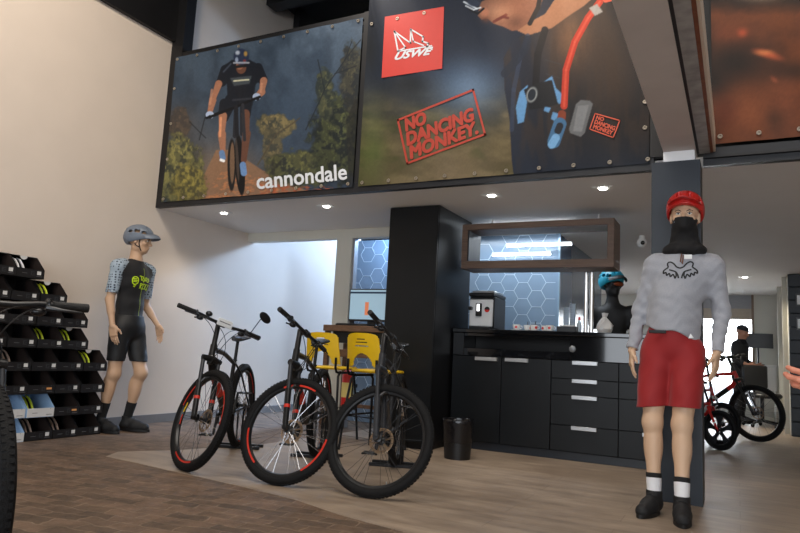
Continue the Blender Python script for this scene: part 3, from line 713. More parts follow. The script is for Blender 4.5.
# wooden shelf frame over the counter
wood = mat('brown oak veneer', rgb(104, 82, 68), .5, noise=.25, nscale=5, stretch=(1, 8, 20), bump=.05)
inner = mat('dark frame lining', rgb(40, 40, 44), .5, noise=.1)
t = thing('shelf_frame', 'open wooden box frame hanging above the bar counter', 'shelf', (-1.72, 6.08, 1.74))
h = .45; w0, w1 = -.735, .74
MB().bbox(w0, w1, 0, .34, 0, .075, .003).build('bottom_board', wood, t)
MB().bbox(w0, w1, 0, .34, h-.06, h, .003).build('top_board', wood, t)
MB().bbox(w0, w0+.06, 0, .34, .0755, h-.0605, .002).build('side_board', wood, t)
MB().bbox(w1-.06, w1, 0, .34, .0755, h-.0605, .002).build('side_board', wood, t)
MB().box(w0+.061, w0+.075, .005, .335, .078, h-.063).build('lining', inner, t)
m = MB()
for x in (w0+.2, w1-.2): m.cyl((x, .325, h+.0005), (x, .325, .5585), .008)
m.build('hanger', ceil_m, t)
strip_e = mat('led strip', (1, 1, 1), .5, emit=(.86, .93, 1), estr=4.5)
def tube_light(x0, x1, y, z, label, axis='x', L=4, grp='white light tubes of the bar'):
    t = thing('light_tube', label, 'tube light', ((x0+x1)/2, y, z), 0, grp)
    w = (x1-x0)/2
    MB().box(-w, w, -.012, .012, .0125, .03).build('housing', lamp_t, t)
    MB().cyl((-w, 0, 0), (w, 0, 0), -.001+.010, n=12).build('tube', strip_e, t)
tube_light(-2.36, -1.45, 6.6, 2.2698, 'white light strip tight under the ceiling above the shelf frame')
tube_light(-2.34, -1.60, 7.16, 2.145, 'upper added white tube, standing in for a reflection, seen through the shelf frame')
tube_light(-2.52, -1.84, 7.2, 2.05, 'lower added white tube, standing in for a reflection, seen through the shelf frame')
# arms for the two added tubes, which stand in for wall reflections
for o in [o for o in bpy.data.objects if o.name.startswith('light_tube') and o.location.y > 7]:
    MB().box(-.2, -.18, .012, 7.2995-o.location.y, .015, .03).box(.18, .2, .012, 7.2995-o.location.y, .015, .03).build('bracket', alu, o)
# chrome posts on the counter
t = thing('chrome_posts', 'pair of shiny chrome posts standing on the counter right of the hexagon wall', 'post', (-1.24, 6.28, 1.1455))
for dx in (-.022, .03):
    MB().cyl((dx, 0, .006), (dx, 0, .58), .021, n=20).build('post', chrome, t)
MB().cyl((0, 0, 0), (0, 0, .0058), .07, n=24).build('base_plate', chrome, t)

# coffee machine
black_p = mat('black plastic', rgb(20, 21, 24), .35, noise=.1)
white_p = mat('white ceramic', rgb(226, 226, 224), .25, noise=.01)
red_p = mat('red plastic', rgb(196, 36, 30), .35, noise=.03)
t = thing('coffee_machine', 'silver and black automatic coffee machine on the left end of the bar counter', 'coffee machine', (-2.27, 6.22, 1.1455))
MB().bbox(-.13, .13, .0, .36, .012, .33, .01).build('body', black_p, t)
MB().bbox(-.122, .122, -.022, -.0005, .03, .30, .008).build('front_panel', mat('silver paint', rgb(206, 208, 210), .35, .2, noise=.02), t)
MB().bbox(-.13, .13, -.03, .36, .331, .365, .006).build('control_strip', black_p, t)
MB().bbox(-.115, .115, .02, .32, .366, .392, .008).build('lid', alu, t)
MB().bbox(-.05, .012, -.045, -.0225, .13, .26, .006).build('display_housing', black_p, t)
MB().bbox(-.036, -.006, -.05, -.0455, .18, .25, .003).build('display', mat('lit white screen', (1, 1, 1), .4, emit=(1, 1, 1), estr=.8), t)
MB().bbox(-.12, -.085, -.075, -.0225, .19, .225, .006).build('spout', black_p, t)
MB().bbox(-.105, .1, -.07, -.0225, .005, .028, .004).build('drip_tray', black_p, t)
l = MB().cyl((.065, -.0225, .20), (.065, -.026, .20), .027, n=24).build('logo', black_p, t)
m = MB(); m.prism([(.026*math.cos(a), .026*math.sin(a)) for a in [PI+PI*i/12 for i in range(13)]], lambda u, v, q: (.065+u, -.0262-q, .197+v), 0, .001); m.build('logo_half', red_p, l)
m = MB()
for x in (-.1, .1):
    for y in (.05, .3): m.cyl((x, y, 0), (x, y, .0118), .015)
m.build('feet', black_p, t)
# cups
def cup(x, y, label, rz=0, spoon=False):
    t = thing('coffee_cup', label, 'cup', (x, y, 1.1455), rz, 'coffee cups')
    MB().lathe((0, 0, 0), (0, 0, 1), [(0, 0), (.04, .003), (.055, .012), (.052, .012), (.03, .006), (0, .006)], 24).build('saucer', white_p, t)
    MB().lathe((0, 0, .0065), (0, 0, 1), [(0, 0), (.02, 0), (.034, .02), (.038, .055), (.035, .055), (.03, .02), (0, .01)], 24).build('cup', white_p, t)
    MB().tube([(.036, 0, .05), (.055, 0, .047), (.056, 0, .03), (.034, 0, .024)], .004, 8).build('handle', white_p, t)
    MB().cyl((0, -.0355, .036), (0, -.039, .036), .013, n=16).build('logo', red_p, t)
    if spoon: MB().cyl((.01, .01, .02), (.03, .02, .10), .004, n=8).build('spoon', black_p, t)
    return t
cup(-1.92, 6.26, 'white coffee cup with red mark, leftmost of the row beside the coffee machine', .2)
cup(-1.83, 6.33, 'white coffee cup with black spoon, second from the coffee machine', 1.2, True)
cup(-1.745, 6.26, 'white coffee cup with black spoon in the middle of the cup row', .8, True)
cup(-1.66, 6.34, 'white coffee cup, fourth from the coffee machine', -.4)
cup(-1.59, 6.25, 'white coffee cup with red mark, rightmost of the cup row', .1)
# stack of plastic cups
clear = mat('frosted plastic', rgb(200, 212, 222), .35, trans=.55, alpha=1)
for i, (x, h) in enumerate(((-1.475, .25), (-1.415, .285))):
    t = thing('cup_stack', ('shorter' if i == 0 else 'taller')+' stack of clear plastic cups beside the napkin box', 'stack of cups', (x, 6.42, 1.1455))
    pr = [(0, 0)]; z = 0; n = 12
    for k in range(n): pr += [(.024, z), (.029, z+h/n-.004), (.031, z+h/n-.002)]; z += h/n
    pr += [(.031, z), (.027, z), (0, z-.01)]
    MB().lathe((0, 0, 0), (0, 0, 1), pr, 20).build('cups', clear, t)
t = thing('napkin_box', 'low black napkin box on the counter in front of the plastic cups', 'box', (-1.42, 6.24, 1.1455))
MB().bbox(-.09, .09, -.05, .05, 0, .055, .004).build('body', black_p, t); MB().bbox(-.07, .07, -.035, .035, .0555, .066, .003).build('napkins', white_p, t)
t = thing('sauce_bottle', 'small clear bottle with red cap next to the chrome posts', 'bottle', (-1.325, 6.3, 1.1455))
MB().lathe((0, 0, 0), (0, 0, 1), [(0, 0), (.022, 0), (.024, .01), (.024, .08), (.012, .105), (.012, .12), (0, .12)], 20).build('body', clear, t)
MB().lathe((0, 0, .1205), (0, 0, 1), [(0, 0), (.013, 0), (.011, .03), (0, .032)], 16).build('cap', red_p, t)
t = thing('snack_bag', 'clear crinkled bag of pale biscuits right of the chrome posts', 'bag', (-1.09, 6.28, 1.1455))
m = MB(); rr = random.Random(2); V = []
pr = [(.0, 0), (.055, .002), (.075, .04), (.07, .08), (.045, .12), (.018, .15), (.03, .19), (.0, .185)]
m.lathe((0, 0, 0), (0, 0, 1), pr, 22); m.v = [(x*(1+rr.uniform(-.16, .16)), y*(1+rr.uniform(-.16, .16)), z+(rr.uniform(-.004, .004) if z > .01 else 0)) for x, y, z in m.v]
m.build('bag', mat('crinkled clear film', rgb(235, 235, 235), .2, trans=.35), t, smooth=False)
m = MB()
for i in range(14): m.ell((rr.uniform(-.04, .04), rr.uniform(-.04, .04), .018+.009*(i % 5)), (.016, .012, .009), 10, 6)
m.build('biscuits', mat('biscuit', rgb(206, 168, 118), .7, noise=.1), t)

# waste bin
t = thing('waste_bin', 'black round waste bin with a bin liner in front of the tall cabinet', 'waste bin', (-2.165, 5.45, 0))
MB().lathe((0, 0, 0), (0, 0, 1), [(0, 0), (.112, 0), (.132, .31), (.127, .31), (.107, .012), (0, .012)], 32).build('bin', mat('black bin plastic', rgb(14, 14, 16), .4, noise=.1), t)
m = MB(); rr = random.Random(4)
m.lathe((0, 0, 0), (0, 0, 1), [(.1225, .14), (.128, .17), (.131, .22), (.136, .26), (.141, .30), (.143, .325), (.138, .333), (.126, .325), (.124, .30)], 40)
m.v = [((1+rr.uniform(-.005, .022))*x, (1+rr.uniform(-.005, .022))*y, z+rr.uniform(-.006, .006)) for x, y, z in m.v]
m.build('bin_liner', mat('black liner film', rgb(18, 18, 21), .16, noise=.1, bump=.3, bscale=30), t)

# high table
t = thing('high_table', 'high wooden table with a computer, behind the yellow stools', 'table', (-3.5, 5.96, 0))
twood = mat('table wood', rgb(98, 72, 54), .5, noise=.3, nscale=4, stretch=(3, 18, 18))
MB().bbox(-.47, .43, .0, .5, 1.07, 1.135, .004).build('table_top', twood, t)
MB().bbox(-.38, .43, .06, .44, .95, 1.0695, .003).build('apron', mat('dark apron', rgb(22, 22, 24), .5, noise=.1), t)
for x in (-.44, .37):
    for y in (.03, .42): MB().bbox(x-.025, x+.025, y, y+.05, 0, 1.0695, .003).build('leg', twood, t)
MB().bbox(-.4145, .3445, .04, .07, .80, .88, .003).build('rail', twood, t)
MB().bbox(-.4145, .3445, .42, .45, .25, .29, .003).build('rail', twood, t)
# computer
t = thing('computer_monitor', 'slim black desktop screen standing on the high table', 'monitor', (-3.49, 6.12, 1.1355), 0)
MB().bbox(-.27, .27, -.0, .03, .055, .405, .006).build('housing', black_p, t)
scr = mat('lit blue grey screen', rgb(120, 145, 160), .25, emit=rgb(150, 178, 196), estr=.4)
s_ = MB().box(-.255, .255, -.004, -.0005, .075, .392).build('screen', scr, t)
MB().box(-.255, .255, -.0055, -.0045, .352, .372).build('toolbar', mat('dark toolbar', rgb(22, 40, 60), .3, emit=rgb(22, 40, 60), estr=.5), s_)
MB().box(-.065, -.02, -.0055, -.0045, .12, .26).build('picture', mat('orange screen picture', rgb(205, 120, 84), .3, emit=rgb(205, 120, 84), estr=.25), s_)
MB().bbox(-.05, .05, .032, .05, .012, .2, .004).build('stand', black_p, t); MB().bbox(-.11, .11, -.02, .12, 0, .0115, .003).build('foot', black_p, t)
t = thing('keyboard', 'flat black keyboard on the high table before the screen', 'keyboard', (-3.62, 6.02, 1.1355))
MB().bbox(-.2, .2, -.055, .055, 0, .016, .003).build('body', black_p, t)
m = MB()
for i in range(13):
    for j in range(4): m.bbox(-.19+i*.0293, -.19+i*.0293+.024, -.05+j*.026, -.05+j*.026+.021, .0165, .021, .001)
m.build('keys', mat('key caps', rgb(36, 37, 40), .5, noise=.05), t)
t = thing('phone_terminal', 'small upright black card terminal left of the screen', 'card terminal', (-3.79, 6.25, 1.1355), -.2)
MB().bbox(-.03, .03, -.012, .012, .008, .13, .005).build('body', black_p, t); MB().box(-.022, .022, -.0135, -.0125, .06, .12).build('display', gloss, t); MB().bbox(-.035, .035, -.03, .03, 0, .0075, .002).build('base', black_p, t)

# yellow stools
yel = mat('yellow plastic', rgb(228, 186, 18), .4, noise=.03, bump=.05, bscale=150)
lg = mat('black tube steel', rgb(18, 18, 20), .35, .4, noise=.1)
def arc_back():
    # slotted shell: grid with an arch cut from the bottom and three slots
    nx, nz = 33, 33; W, H = .185, .272; V = []; ids = {}; Fc = []
    def surf(u, v, off):
        wid = W*(1-.10*v) if v > 0 else W
        x = u*wid; z = v*H
        top = .04*(1-abs(u)**3)*v
        y = -.035*(1-u*u)-.05*v+off
        return (x, y, z+top*.6)
    def hole(u, v):
        if (u/.60)**2+((v+.02)/.42)**2 < 1: return True
        for k, vv in enumerate((.62, .72, .82)):
            if abs(v-vv) < .017 and -.42+.05*k < u < .46-.10*k: return True
        if abs(u) > .86 and v > .9 and (abs(u)-.86)/.14*1+(v-.9)/.1 > 1.1: return True
        return False
    cells = [(i, j) for i in range(nx-1) for j in range(nz*2-1) if not hole(-1+2*(i+.5)/(nx-1), (j+.5)/(nz*2-1))]
    cs = set(cells); m = MB()
    P = {}
    def pid(i, j, k):
        if (i, j, k) not in P: P[i, j, k] = len(m.v); m.v.append(surf(-1+2*i/(nx-1), j/(nz*2-1), .0 if k == 0 else .012))
        return P[i, j, k]
    for i, j in cells:
        m.f.append((pid(i, j, 0), pid(i+1, j, 0), pid(i+1, j+1, 0), pid(i, j+1, 0))); m.f.append((pid(i, j+1, 1), pid(i+1, j+1, 1), pid(i+1, j, 1), pid(i, j, 1)))
        for di, dj, a, b in ((-1, 0, (i, j), (i, j+1)), (1, 0, (i+1, j+1), (i+1, j)), (0, -1, (i+1, j), (i, j)), (0, 1, (i, j+1), (i+1, j+1))):
            if (i+di, j+dj) not in cs: m.f.append((pid(*a, 0), pid(*b, 0), pid(*b, 1), pid(*a, 1)))
    return m
def stool(x, y, rz, label):
    t = thing('bar_stool', label, 'bar stool', (x, y, 0), rz, 'yellow bar stools at the high table')
    b = arc_back().build('backrest', yel, t, (0, -.2, .735))
    MB().bbox(-.18, .18, -.16, .2, .682, .712, .014).build('seat', yel, t)
    for s in (-1, 1):
        MB().tube([(s*.155, -.235, .80), (s*.155, -.232, .70), (s*.155, -.21, .665), (s*.15, -.15, .655), (s*.15, .16, .655)], .0115, 10).build('side_frame', lg, t)
        MB().tube([(s*.15, -.12, .664), (s*.155, -.17, .62), (s*.175, -.2, .4), (s*.2, -.235, 0)], .0115, 10).build('leg', lg, t)
        MB().tube([(s*.15, .12, .664), (s*.155, .17, .62), (s*.175, .2, .4), (s*.2, .235, 0)], .0115, 10).build('leg', lg, t)
    MB().tube([(-.18, -.213, .3), (-.18, .213, .3), (.18, .213, .3), (.18, -.213, .3)], .009, 8, closed=True).build('footrest', lg, t)
    return t
stool(-3.56, 5.56, .08, 'yellow bar stool behind the middle bicycle, the left of two')
stool(-2.93, 5.32, -.1, 'yellow bar stool behind the right bicycle, beside the tall black cabinet')
# red fire extinguisher against the post
t = thing('fire_extinguisher', 'small red fire extinguisher hanging low between the table legs', 'fire extinguisher', (-3.86, 6.36, .26))
MB().lathe((0, 0, 0), (0, 0, 1), [(0, 0), (.06, .004), (.066, .02), (.066, .34), (.045, .385), (.02, .40), (0, .40)], 24).build('cylinder', red_p, t)
MB().cyl((0, 0, .4), (0, 0, .44), .018).box(-.012, .012, -.08, .02, .441, .452).box(-.012, .012, -.07, .02, .46, .468).build('valve', black_p, t)
MB().tube([(0, -.02, .43), (.07, -.04, .42), (.09, -.04, .3), (.08, -.03, .12)], .009, 8).build('hose', black_p, t)
MB().lathe((0, 0, .1), (0, 0, 1), [(.0665, 0), (.0665, .16)], 24).build('label_band', mat('pale yellow paper', rgb(222, 200, 120), .6, noise=.05), t)
MB().box(-.02, .02, .066, .18, .2, .24).build('bracket', black_p, t)

# ================================================================ shoe boxes
card = mat('black card', rgb(17, 16, 18), .55, noise=.15, nscale=8)
cardi = mat('dark brown card inside', rgb(38, 26, 22), .7, noise=.2, nscale=8)
bluei = mat('pale blue card', rgb(150, 182, 216), .6, noise=.05)
paper = mat('white label paper', rgb(206, 206, 204), .6, noise=.03)
greyp = mat('grey print', rgb(96, 96, 98), .6, noise=.05)
BW, BH, BD = .242, .186, .34
def box_meshes(pale):
    S = {}
    m = MB(); th = .003
    prof = [(0, 0), (BD, 0), (BD, .075), (BD-.12, BH), (0, BH)]
    for y in (-BW/2, BW/2-th): m.prism(prof, lambda u, v, h: (u-BD, h, v), y, y+th)
    m.box(-BD, 0, -BW/2+th, BW/2-th, 0, th); m.box(-BD, -BD+th, -BW/2+th, BW/2-th, th, BH); m.box(-BD+th, -.12, -BW/2+th, BW/2-th, BH-th, BH)
    S['body'] = m.mesh('body', bluei if pale else card, False)
    S['front_flap'] = MB().box(-.003, .001, -BW/2+.001, BW/2-.001, .003, .074).mesh('front_flap', paper if pale else card, False)
    m = MB(); m.prism([(BD-.006, .06), (BD-.12, BH-.005), (BD-.2, BH-.005), (BD-.2, .02), (BD-.006, .02)], lambda u, v, h: (u-BD, h, v), BW/2-.0065, BW/2-.004); S['inner_side'] = m.mesh('inner_side', bluei if pale else cardi, False)
    S['size_label'] = MB().box(.0012, .0022, .055, .09, .032, .062).mesh('size_label', paper, False)
    S['print'] = MB().box(.0012, .0018, .05, .1, .018, .022).box(.0012, .0018, -.075, -.03, .034, .038).box(.0012, .0018, .082, .088, .066, .07).mesh('print', greyp, False)
    S['logo'] = MB().box(.0012, .0018, .0, .034, .022, .03).box(.0012, .0018, .0, .012, .03, .05).box(.0012, .0018, .0, .034, .05, .058).box(.0012, .0018, .02, .034, .034, .044).mesh('logo', mat('dark grey print', rgb(44, 45, 48), .5, noise=.05), False)
    m = MB(); m.prism([(.032*math.cos(a), .03*math.sin(a)) for a in [PI+PI*i/14 for i in range(15)]], lambda u, v, h: (-.1205+h, u, BH+v), 0, .003); S['thumb_tab'] = m.mesh('thumb_tab', paper, False)
    return S
SB = {False: box_meshes(False), True: box_meshes(True)}
orange_lab = MB().box(.0012, .0022, .045, .092, .036, .052).mesh('size_label', mat('orange label', rgb(214, 150, 90), .6, noise=.05), False)
def sole_mesh(nm, col):
    up = MB(); so = MB()
    pts = [(-.055+.0*i, 0, 0) for i in range(2)]
    prof = [(-.045, .0), (-.035, .045), (-.012, .085), (.018, .115)]
    so.tube([(.0-.13+a, 0, b+.012) for a, b in [(.085, .0), (.075, .04), (.05, .085), (.01, .125), (-.04, .145)]], [.006, .009, .009, .008, .006], 8)
    up.tube([(-.15+a, 0, b+.014) for a, b in [(.085, .0), (.07, .035), (.04, .075), (0, .105), (-.05, .12)]], [.012, .024, .026, .022, .014], 10)
    up.v = [(x, y*.55, z) for x, y, z in up.v]
    return up.mesh('upper', mat('dark shoe fabric', rgb(30, 30, 33), .7, noise=.2)), so.mesh('sole', col)
shoe_c = {'green': mat('neon green rubber', rgb(196, 214, 40), .5, noise=.05), 'white': mat('off white rubber', rgb(214, 216, 220), .5, noise=.05), 'beige': mat('beige rubber', rgb(160, 138, 122), .5, noise=.05)}
SM = {k: sole_mesh(k, c) for k, c in shoe_c.items()}
rows = [2, 3, 4, 4, 5, 5, 5, 5]; right = [3.555, 3.79, 4.03, 4.05, 4.28, 4.27, 4.28, 4.29]
ordn = ['top', 'second', 'third', 'fourth', 'fifth', 'sixth', 'seventh', 'bottom']
pos_w = ['at the right end', 'second from the right end', 'third from the right end', 'fourth from the right end', 'fifth from the right end']
pairs = {(0, 0): 'white', (0, 1): 'white', (1, 0): 'green', (1, 2): 'green', (3, 0): 'green', (3, 1): 'green', (4, 0): 'green', (4, 3): 'beige', (5, 3): 'green', (6, 2): 'green', (7, 1): 'beige', (7, 2): 'beige'}
pale_set = {(6, 2), (6, 3), (7, 3)}
XF = -5.2
for r in range(8):
    for k in range(rows[r]):
        y = right[r]-BW/2-.005-k*.2485; z = (7-r)*.1905-.0035+.0005
        pale = (r, k) in pale_set
        rn = ordn[r]+' row'
        t = thing('shoe_box', f"{'pale blue and white' if pale else 'black'} shoe box in the {rn} of the stack, {pos_w[k].replace('at the ', '').replace(' from the right end', ' from right')}", 'shoe box', (XF+random.uniform(-.012, .012), y, z), random.uniform(-.006, .006), 'stacked shoe boxes')
        for n in ('body', 'front_flap', 'inner_side', 'print') + (() if pale else ('logo',)): link(n, SB[pale][n], t)
        if (r, k) in ((5, 2), (6, 1)): link('size_label', orange_lab, t)
        else: link('size_label', SB[pale]['size_label'], t)
        if k < (rows[r]-rows[r-1] if r else 9) or (r, k) in ((2, 0), (3, 0)): link('thumb_tab', SB[pale]['thumb_tab'], t)
        if (r, k) in pairs:
            c = pairs[r, k]
            for i, dy in enumerate((-.065, -.022)):
                s = thing('shoe', f"{'left' if i == 0 else 'right'} shoe with {dict(green='neon green', white='white', beige='beige')[c]} sole, in the {rn}'s box {pos_w[k].replace('at the ', 'at ').replace(' from the right end', ' from right')}", 'shoe', (XF-.012, y+dy, z+.008), 0, 'shoes in the open boxes')
                link('upper', SM[c][0], s); link('sole', SM[c][1], s)
# ================================================================ bicycles
rub = mat('black tyre rubber', rgb(13, 13, 14), .75, noise=.15, nscale=40, bump=.3, bscale=160, spec=.25)
fblk = mat('black bike paint', rgb(16, 17, 19), .32, noise=.08)
fgrey = mat('charcoal bike paint', rgb(40, 42, 46), .35, noise=.08)
fred = mat('red bike paint', rgb(186, 30, 26), .3, noise=.04)
forg = mat('orange red decal', rgb(196, 44, 26), .4, noise=.03)
sil = mat('bright spoke steel', rgb(190, 192, 196), .22, .9, noise=.02)
rotor_m = mat('brake rotor steel', rgb(176, 150, 122), .3, .9, noise=.05)
grey_m = mat('dark grey alloy', rgb(60, 62, 66), .35, .6, noise=.05)
wht = mat('white plastic plate', rgb(226, 228, 228), .4, noise=.01)
yelr = mat('yellow reflector', rgb(226, 190, 40), .3, noise=.02)
_wm = {}
def wheel_meshes(R, tw, kind):
    key = (R, tw, kind)
    if key in _wm: return _wm[key]
    S = {}; r = R-tw; ax = (0, 1, 0)
    m = MB().ring((0, 0, 0), ax, r, tw, 72, 12)
    n = 90   # tread knobs
    for i in range(n):
        a = 2*PI*i/n; c, s = math.cos(a), math.sin(a)
        for yy, tl in ((-.35, .2), (.35, -.2)):
            M = Matrix.Rotation(a+(.0 if yy < 0 else PI/n), 4, 'Y')
            m.box(R-.006, R-.0002, yy*tw*.9-tw*.22, yy*tw*.9+tw*.22, -R*PI/n*.62, R*PI/n*.62, M)
    S['tyre'] = m.mesh('tyre', rub)
    rr = r-tw*.8
    prof = []
    m = MB(); w = tw*.62
    V = []; N = 72; sec = [(rr+.006, -w), (rr+.006, w), (rr-.012, w*.8), (rr-.02, 0), (rr-.012, -w*.8)]
    for i in range(N):
        a = 2*PI*i/N
        for q, y in sec: V.append((q*math.cos(a), y, q*math.sin(a)))
    k = len(sec); m.add(V, [(i*k+j, i*k+(j+1) % k, ((i+1) % N)*k+(j+1) % k, ((i+1) % N)*k+j) for i in range(N) for j in range(k)])
    S['rim'] = m.mesh('rim', fblk)
    m = MB(); m.lathe((0, -.05, 0), ax, [(0, 0), (.01, 0), (.012, .012), (.028, .016), (.028, .02), (.014, .03), (.014, .07), (.028, .08), (.028, .084), (.012, .088), (.01, .1), (0, .1)], 20)
    S['hub'] = m.mesh('hub', fblk)
    S['spoke'] = MB().cyl((.024, 0, 0), (rr-.014, 0, 0), .0016, n=5).mesh('spoke', sil)
    S['dark_spoke'] = MB().cyl((.024, 0, 0), (rr-.014, 0, 0), .0013, n=5).mesh('spoke', grey_m)
    S['nipple'] = MB().cyl((rr-.034, 0, 0), (rr-.014, 0, 0), .0042, n=6).mesh('nipple', wht)
    # brake rotor with slots: ring of arms and outer band
    m = MB().ring((0, .036, 0), ax, .072, .009, 40, 6, sq=.12)
    for i in range(6):
        a = i*PI/3; m.box(-.006, .006, .035, .037, .02, .068, Matrix.Rotation(a, 4, 'Y'))
    m.ring((0, .036, 0), ax, .022, .006, 20, 6, sq=.2)
    for i in range(12): a = i*PI/6; m.cyl((.072*math.cos(a), .0345, .072*math.sin(a)), (.072*math.cos(a), .0375, .072*math.sin(a)), .010, n=8)
    S['brake_disc'] = m.mesh('brake_disc', rotor_m)
    def arc(a0, a1, name, mt, yy, rad=rr-.003, hh=.0065):
        m = MB(); V = []; N = 14
        for s in (yy, yy+(.0008 if yy > 0 else -.0008)):
            for i in range(N+1):
                a = a0+(a1-a0)*i/N
                for q in (rad-hh, rad+hh): V.append((q*math.cos(a), s, q*math.sin(a)))
        k = 2*(N+1); Fc = []
        for i in range(N):
            Fc += [(2*i, 2*i+2, 2*i+3, 2*i+1), (k+2*i+1, k+2*i+3, k+2*i+2, k+2*i), (2*i, k+2*i, k+2*i+2, 2*i+2), (2*i+1, 2*i+3, k+2*i+3, k+2*i+1)]
        m.add(V, Fc); return m.mesh(name, mt, False)
    S['dec'] = [arc(a, a+.85, 'rim_decal', forg, s*(w+.0005)) for a in (.2, .2+PI*2/3, .2+PI*4/3) for s in (1, -1)]
    S['yel'] = [arc(a, a+.28, 'reflector', yelr if a < 5.3 else forg, s*(w*.9), rr-.045, .007) for a, s in ((5.1, -1), (5.45, -1))]
    # five spoke mag
    m = MB()
    for i in range(5):
        a = 2*PI*i/5; c, s = math.cos(a), math.sin(a)
        pts = [(.02, .02), (rr*.5, .018), (rr-.012, .045), (rr-.012, -.045), (rr*.5, -.018), (.02, -.02)]
        m.prism(pts, lambda u, v, h: (u*c-v*s, h, u*s+v*c), -.008, .008)
    S['mag'] = m.mesh('mag_spoke', fgrey)
    _wm[key] = S; return S
def wheel(parent, name, loc, R, tw=.027, dec=False, disc=True, spin=0, mag=False, yelr_=False, nip=False, spk=28, dark=False):
    S = wheel_meshes(R, tw, 0)
    w = link(name, S['rim'], parent, loc); w.rotation_euler = (0, spin, 0)
    link('tyre', S['tyre'], w); link('hub', S['hub'], w)
    if mag: link('mag_spoke', S['mag'], w)
    else:
        for i in range(spk):
            o = link('spoke', S['dark_spoke' if dark else 'spoke'], w); a = 2*PI*i/spk
            side = 1 if i % 2 else -1; tilt = math.atan2(.03*side, R); lead = (.075 if (i//2) % 2 else -.075)
            o.matrix_local = Matrix.Rotation(a, 4, 'Y') @ Matrix.Translation((0, .034*side, 0)) @ Matrix.Rotation(-math.atan2(.034*side, R-.06), 4, 'Z') @ Matrix.Translation((.0, 0, 0)) @ Matrix.Rotation(lead, 4, 'Y')
            if nip and i % 2: n = link('nipple', S['nipple'], w); n.matrix_local = o.matrix_local.copy()
    if disc: link('brake_disc', S['brake_disc'], w)
    if dec:
        for me in S['dec']: link('rim_decal', me, w)
    if yelr_:
        for me in S['yel']: link('spoke_reflector', me, w)
    return w
def rotm(a, t): return Matrix.Rotation(t, 4, Vector(a))
def bike(label, loc, psi, steer, name='bicycle', WB=1.12, R=.355, s=1.0, paint=fblk, accent=forg, dec=False, bar_h=1.02, barw=.36, plate=False, mirror=False, nip=False, yl=False, stand=False, mag=False, tw=.030, drop=None, fork_paint=None, group=None, rigid=False, disc=True, bar_rise=0.0):
    # local frame: x forward, y left, origin on the floor under the front axle when the wheel points straight ahead
    t = thing(name, label, 'bicycle', loc, psi, group)
    fork_paint = fork_paint or paint
    ha = math.radians(68); a = Vector((-math.cos(ha), 0, math.sin(ha))); off = .048*s
    pt = Vector((0, 0, R))+Vector((-off*math.sin(ha), 0, -off*math.cos(ha)))
    nz = (rotm(a, steer) @ Vector((0, 1, 0))).z; cz = (pt+rotm(a, steer).to_3x3() @ (Vector((0, 0, R))-pt)).z
    ang = math.atan2(cz-(R-tw)*math.sqrt(1-nz*nz)-tw-.001, WB)   # the turned front wheel comes to rest on the floor
    # pitch the whole bike about the rear contact: bake it in a matrix used for every part
    PM = Matrix.Translation((-WB, 0, 0)) @ Matrix.Rotation(ang, 4, 'Y') @ Matrix.Translation((WB, 0, 0))
    SM_ = PM @ Matrix.Translation(pt) @ rotm(a, steer) @ Matrix.Translation(-pt)
    ax = lambda z: pt+a*((z-pt.z)/a.z)
    ht0 = ax((R+.38*s if not mag else R+.2)); ht1 = ax(ht0.z+.12*s)
    BB = Vector((-WB+.435*s, 0, R-.03*s-(.0 if not mag else -.01))); rear = Vector((-WB, 0, R))
    sa = math.radians(73); seat_c = BB+Vector((-math.cos(sa), 0, math.sin(sa)))*(.44*s); sad = BB+Vector((-math.cos(sa), 0, math.sin(sa)))*(.60*s)
    fr = MB()
    fr.tube([ht0+a*-.01, ht1+a*.01], .024*s, 14)
    fr.tube([ht0+a*.03*s+Vector((-.01, 0, 0)), ht0.lerp(BB, .15), BB], [.026*s, .03*s, .027*s], 14)
    fr.tube([ht1+a*-.02*s, ht1.lerp(seat_c, .5), seat_c-Vector((0, 0, .03*s))], [.022*s, .019*s, .016*s], 12)
    fr.tube([BB, seat_c], .0165*s, 12); fr.cyl(BB+Vector((0, -.037*s, 0)), BB+Vector((0, .037*s, 0)), .022*s)
    for y in (1, -1):
        fr.tube([BB+Vector((0, y*.03*s, 0)), BB.lerp(rear, .3)+Vector((0, y*.045*s, 0)), rear+Vector((0, y*.066*s, 0))], .010*s, 8)
        fr.tube([seat_c-Vector((0, y*-.012, .03*s)), seat_c.lerp(rear, .3)+Vector((0, y*.04*s, 0)), rear+Vector((0, y*.066*s, 0))], .008*s, 8)
        fr.cyl(rear+Vector((0, y*.06*s, 0)), rear+Vector((0, y*.072*s, 0)), .016*s)
    def part(mb, nm, m, M=PM, parent=None):
        o = mb.build(nm, m, parent or t)
        if M is not None: o.matrix_local = M
        return o
    frm = part(fr, 'frame', paint)
    dc = MB(); n0 = ht0.lerp(BB, .25); n1 = ht0.lerp(BB, .6)
    dc.tube([n0, n1], .0305*s, 14, caps=True)
    o = part(dc, 'frame_decal', accent, None, frm)
    sp = part(MB().tube([seat_c-Vector((0, 0, .05*s)), sad], .0135*s, 12), 'seatpost', fblk)
    part(MB().ring(seat_c+Vector((0, 0, .0)), (sad-seat_c), .018*s, .005*s, 16, 6), 'seat_clamp', grey_m)
    sd = MB()
    for i in range(14):
        u = i/13; x = .13-.27*u; w = .018+.058*max(0, (u-.25)/.75)**1.4; z = .012*math.sin(u*PI)*-1+.014*u
        for j in range(13):
            b = 2*PI*j/12; sd.v.append(tuple(sad+Vector((x*s, w*math.cos(b)*s, (.026+z+.019*math.sin(b)*(1 if math.sin(b) > 0 else 1.2))*s))))
    for i in range(13):
        for j in range(12): sd.f.append((i*13+j, i*13+j+1, (i+1)*13+j+1, (i+1)*13+j))
    sd.f.append(tuple(range(12))[::-1]); sd.f.append(tuple(13*13+j for j in range(12)))
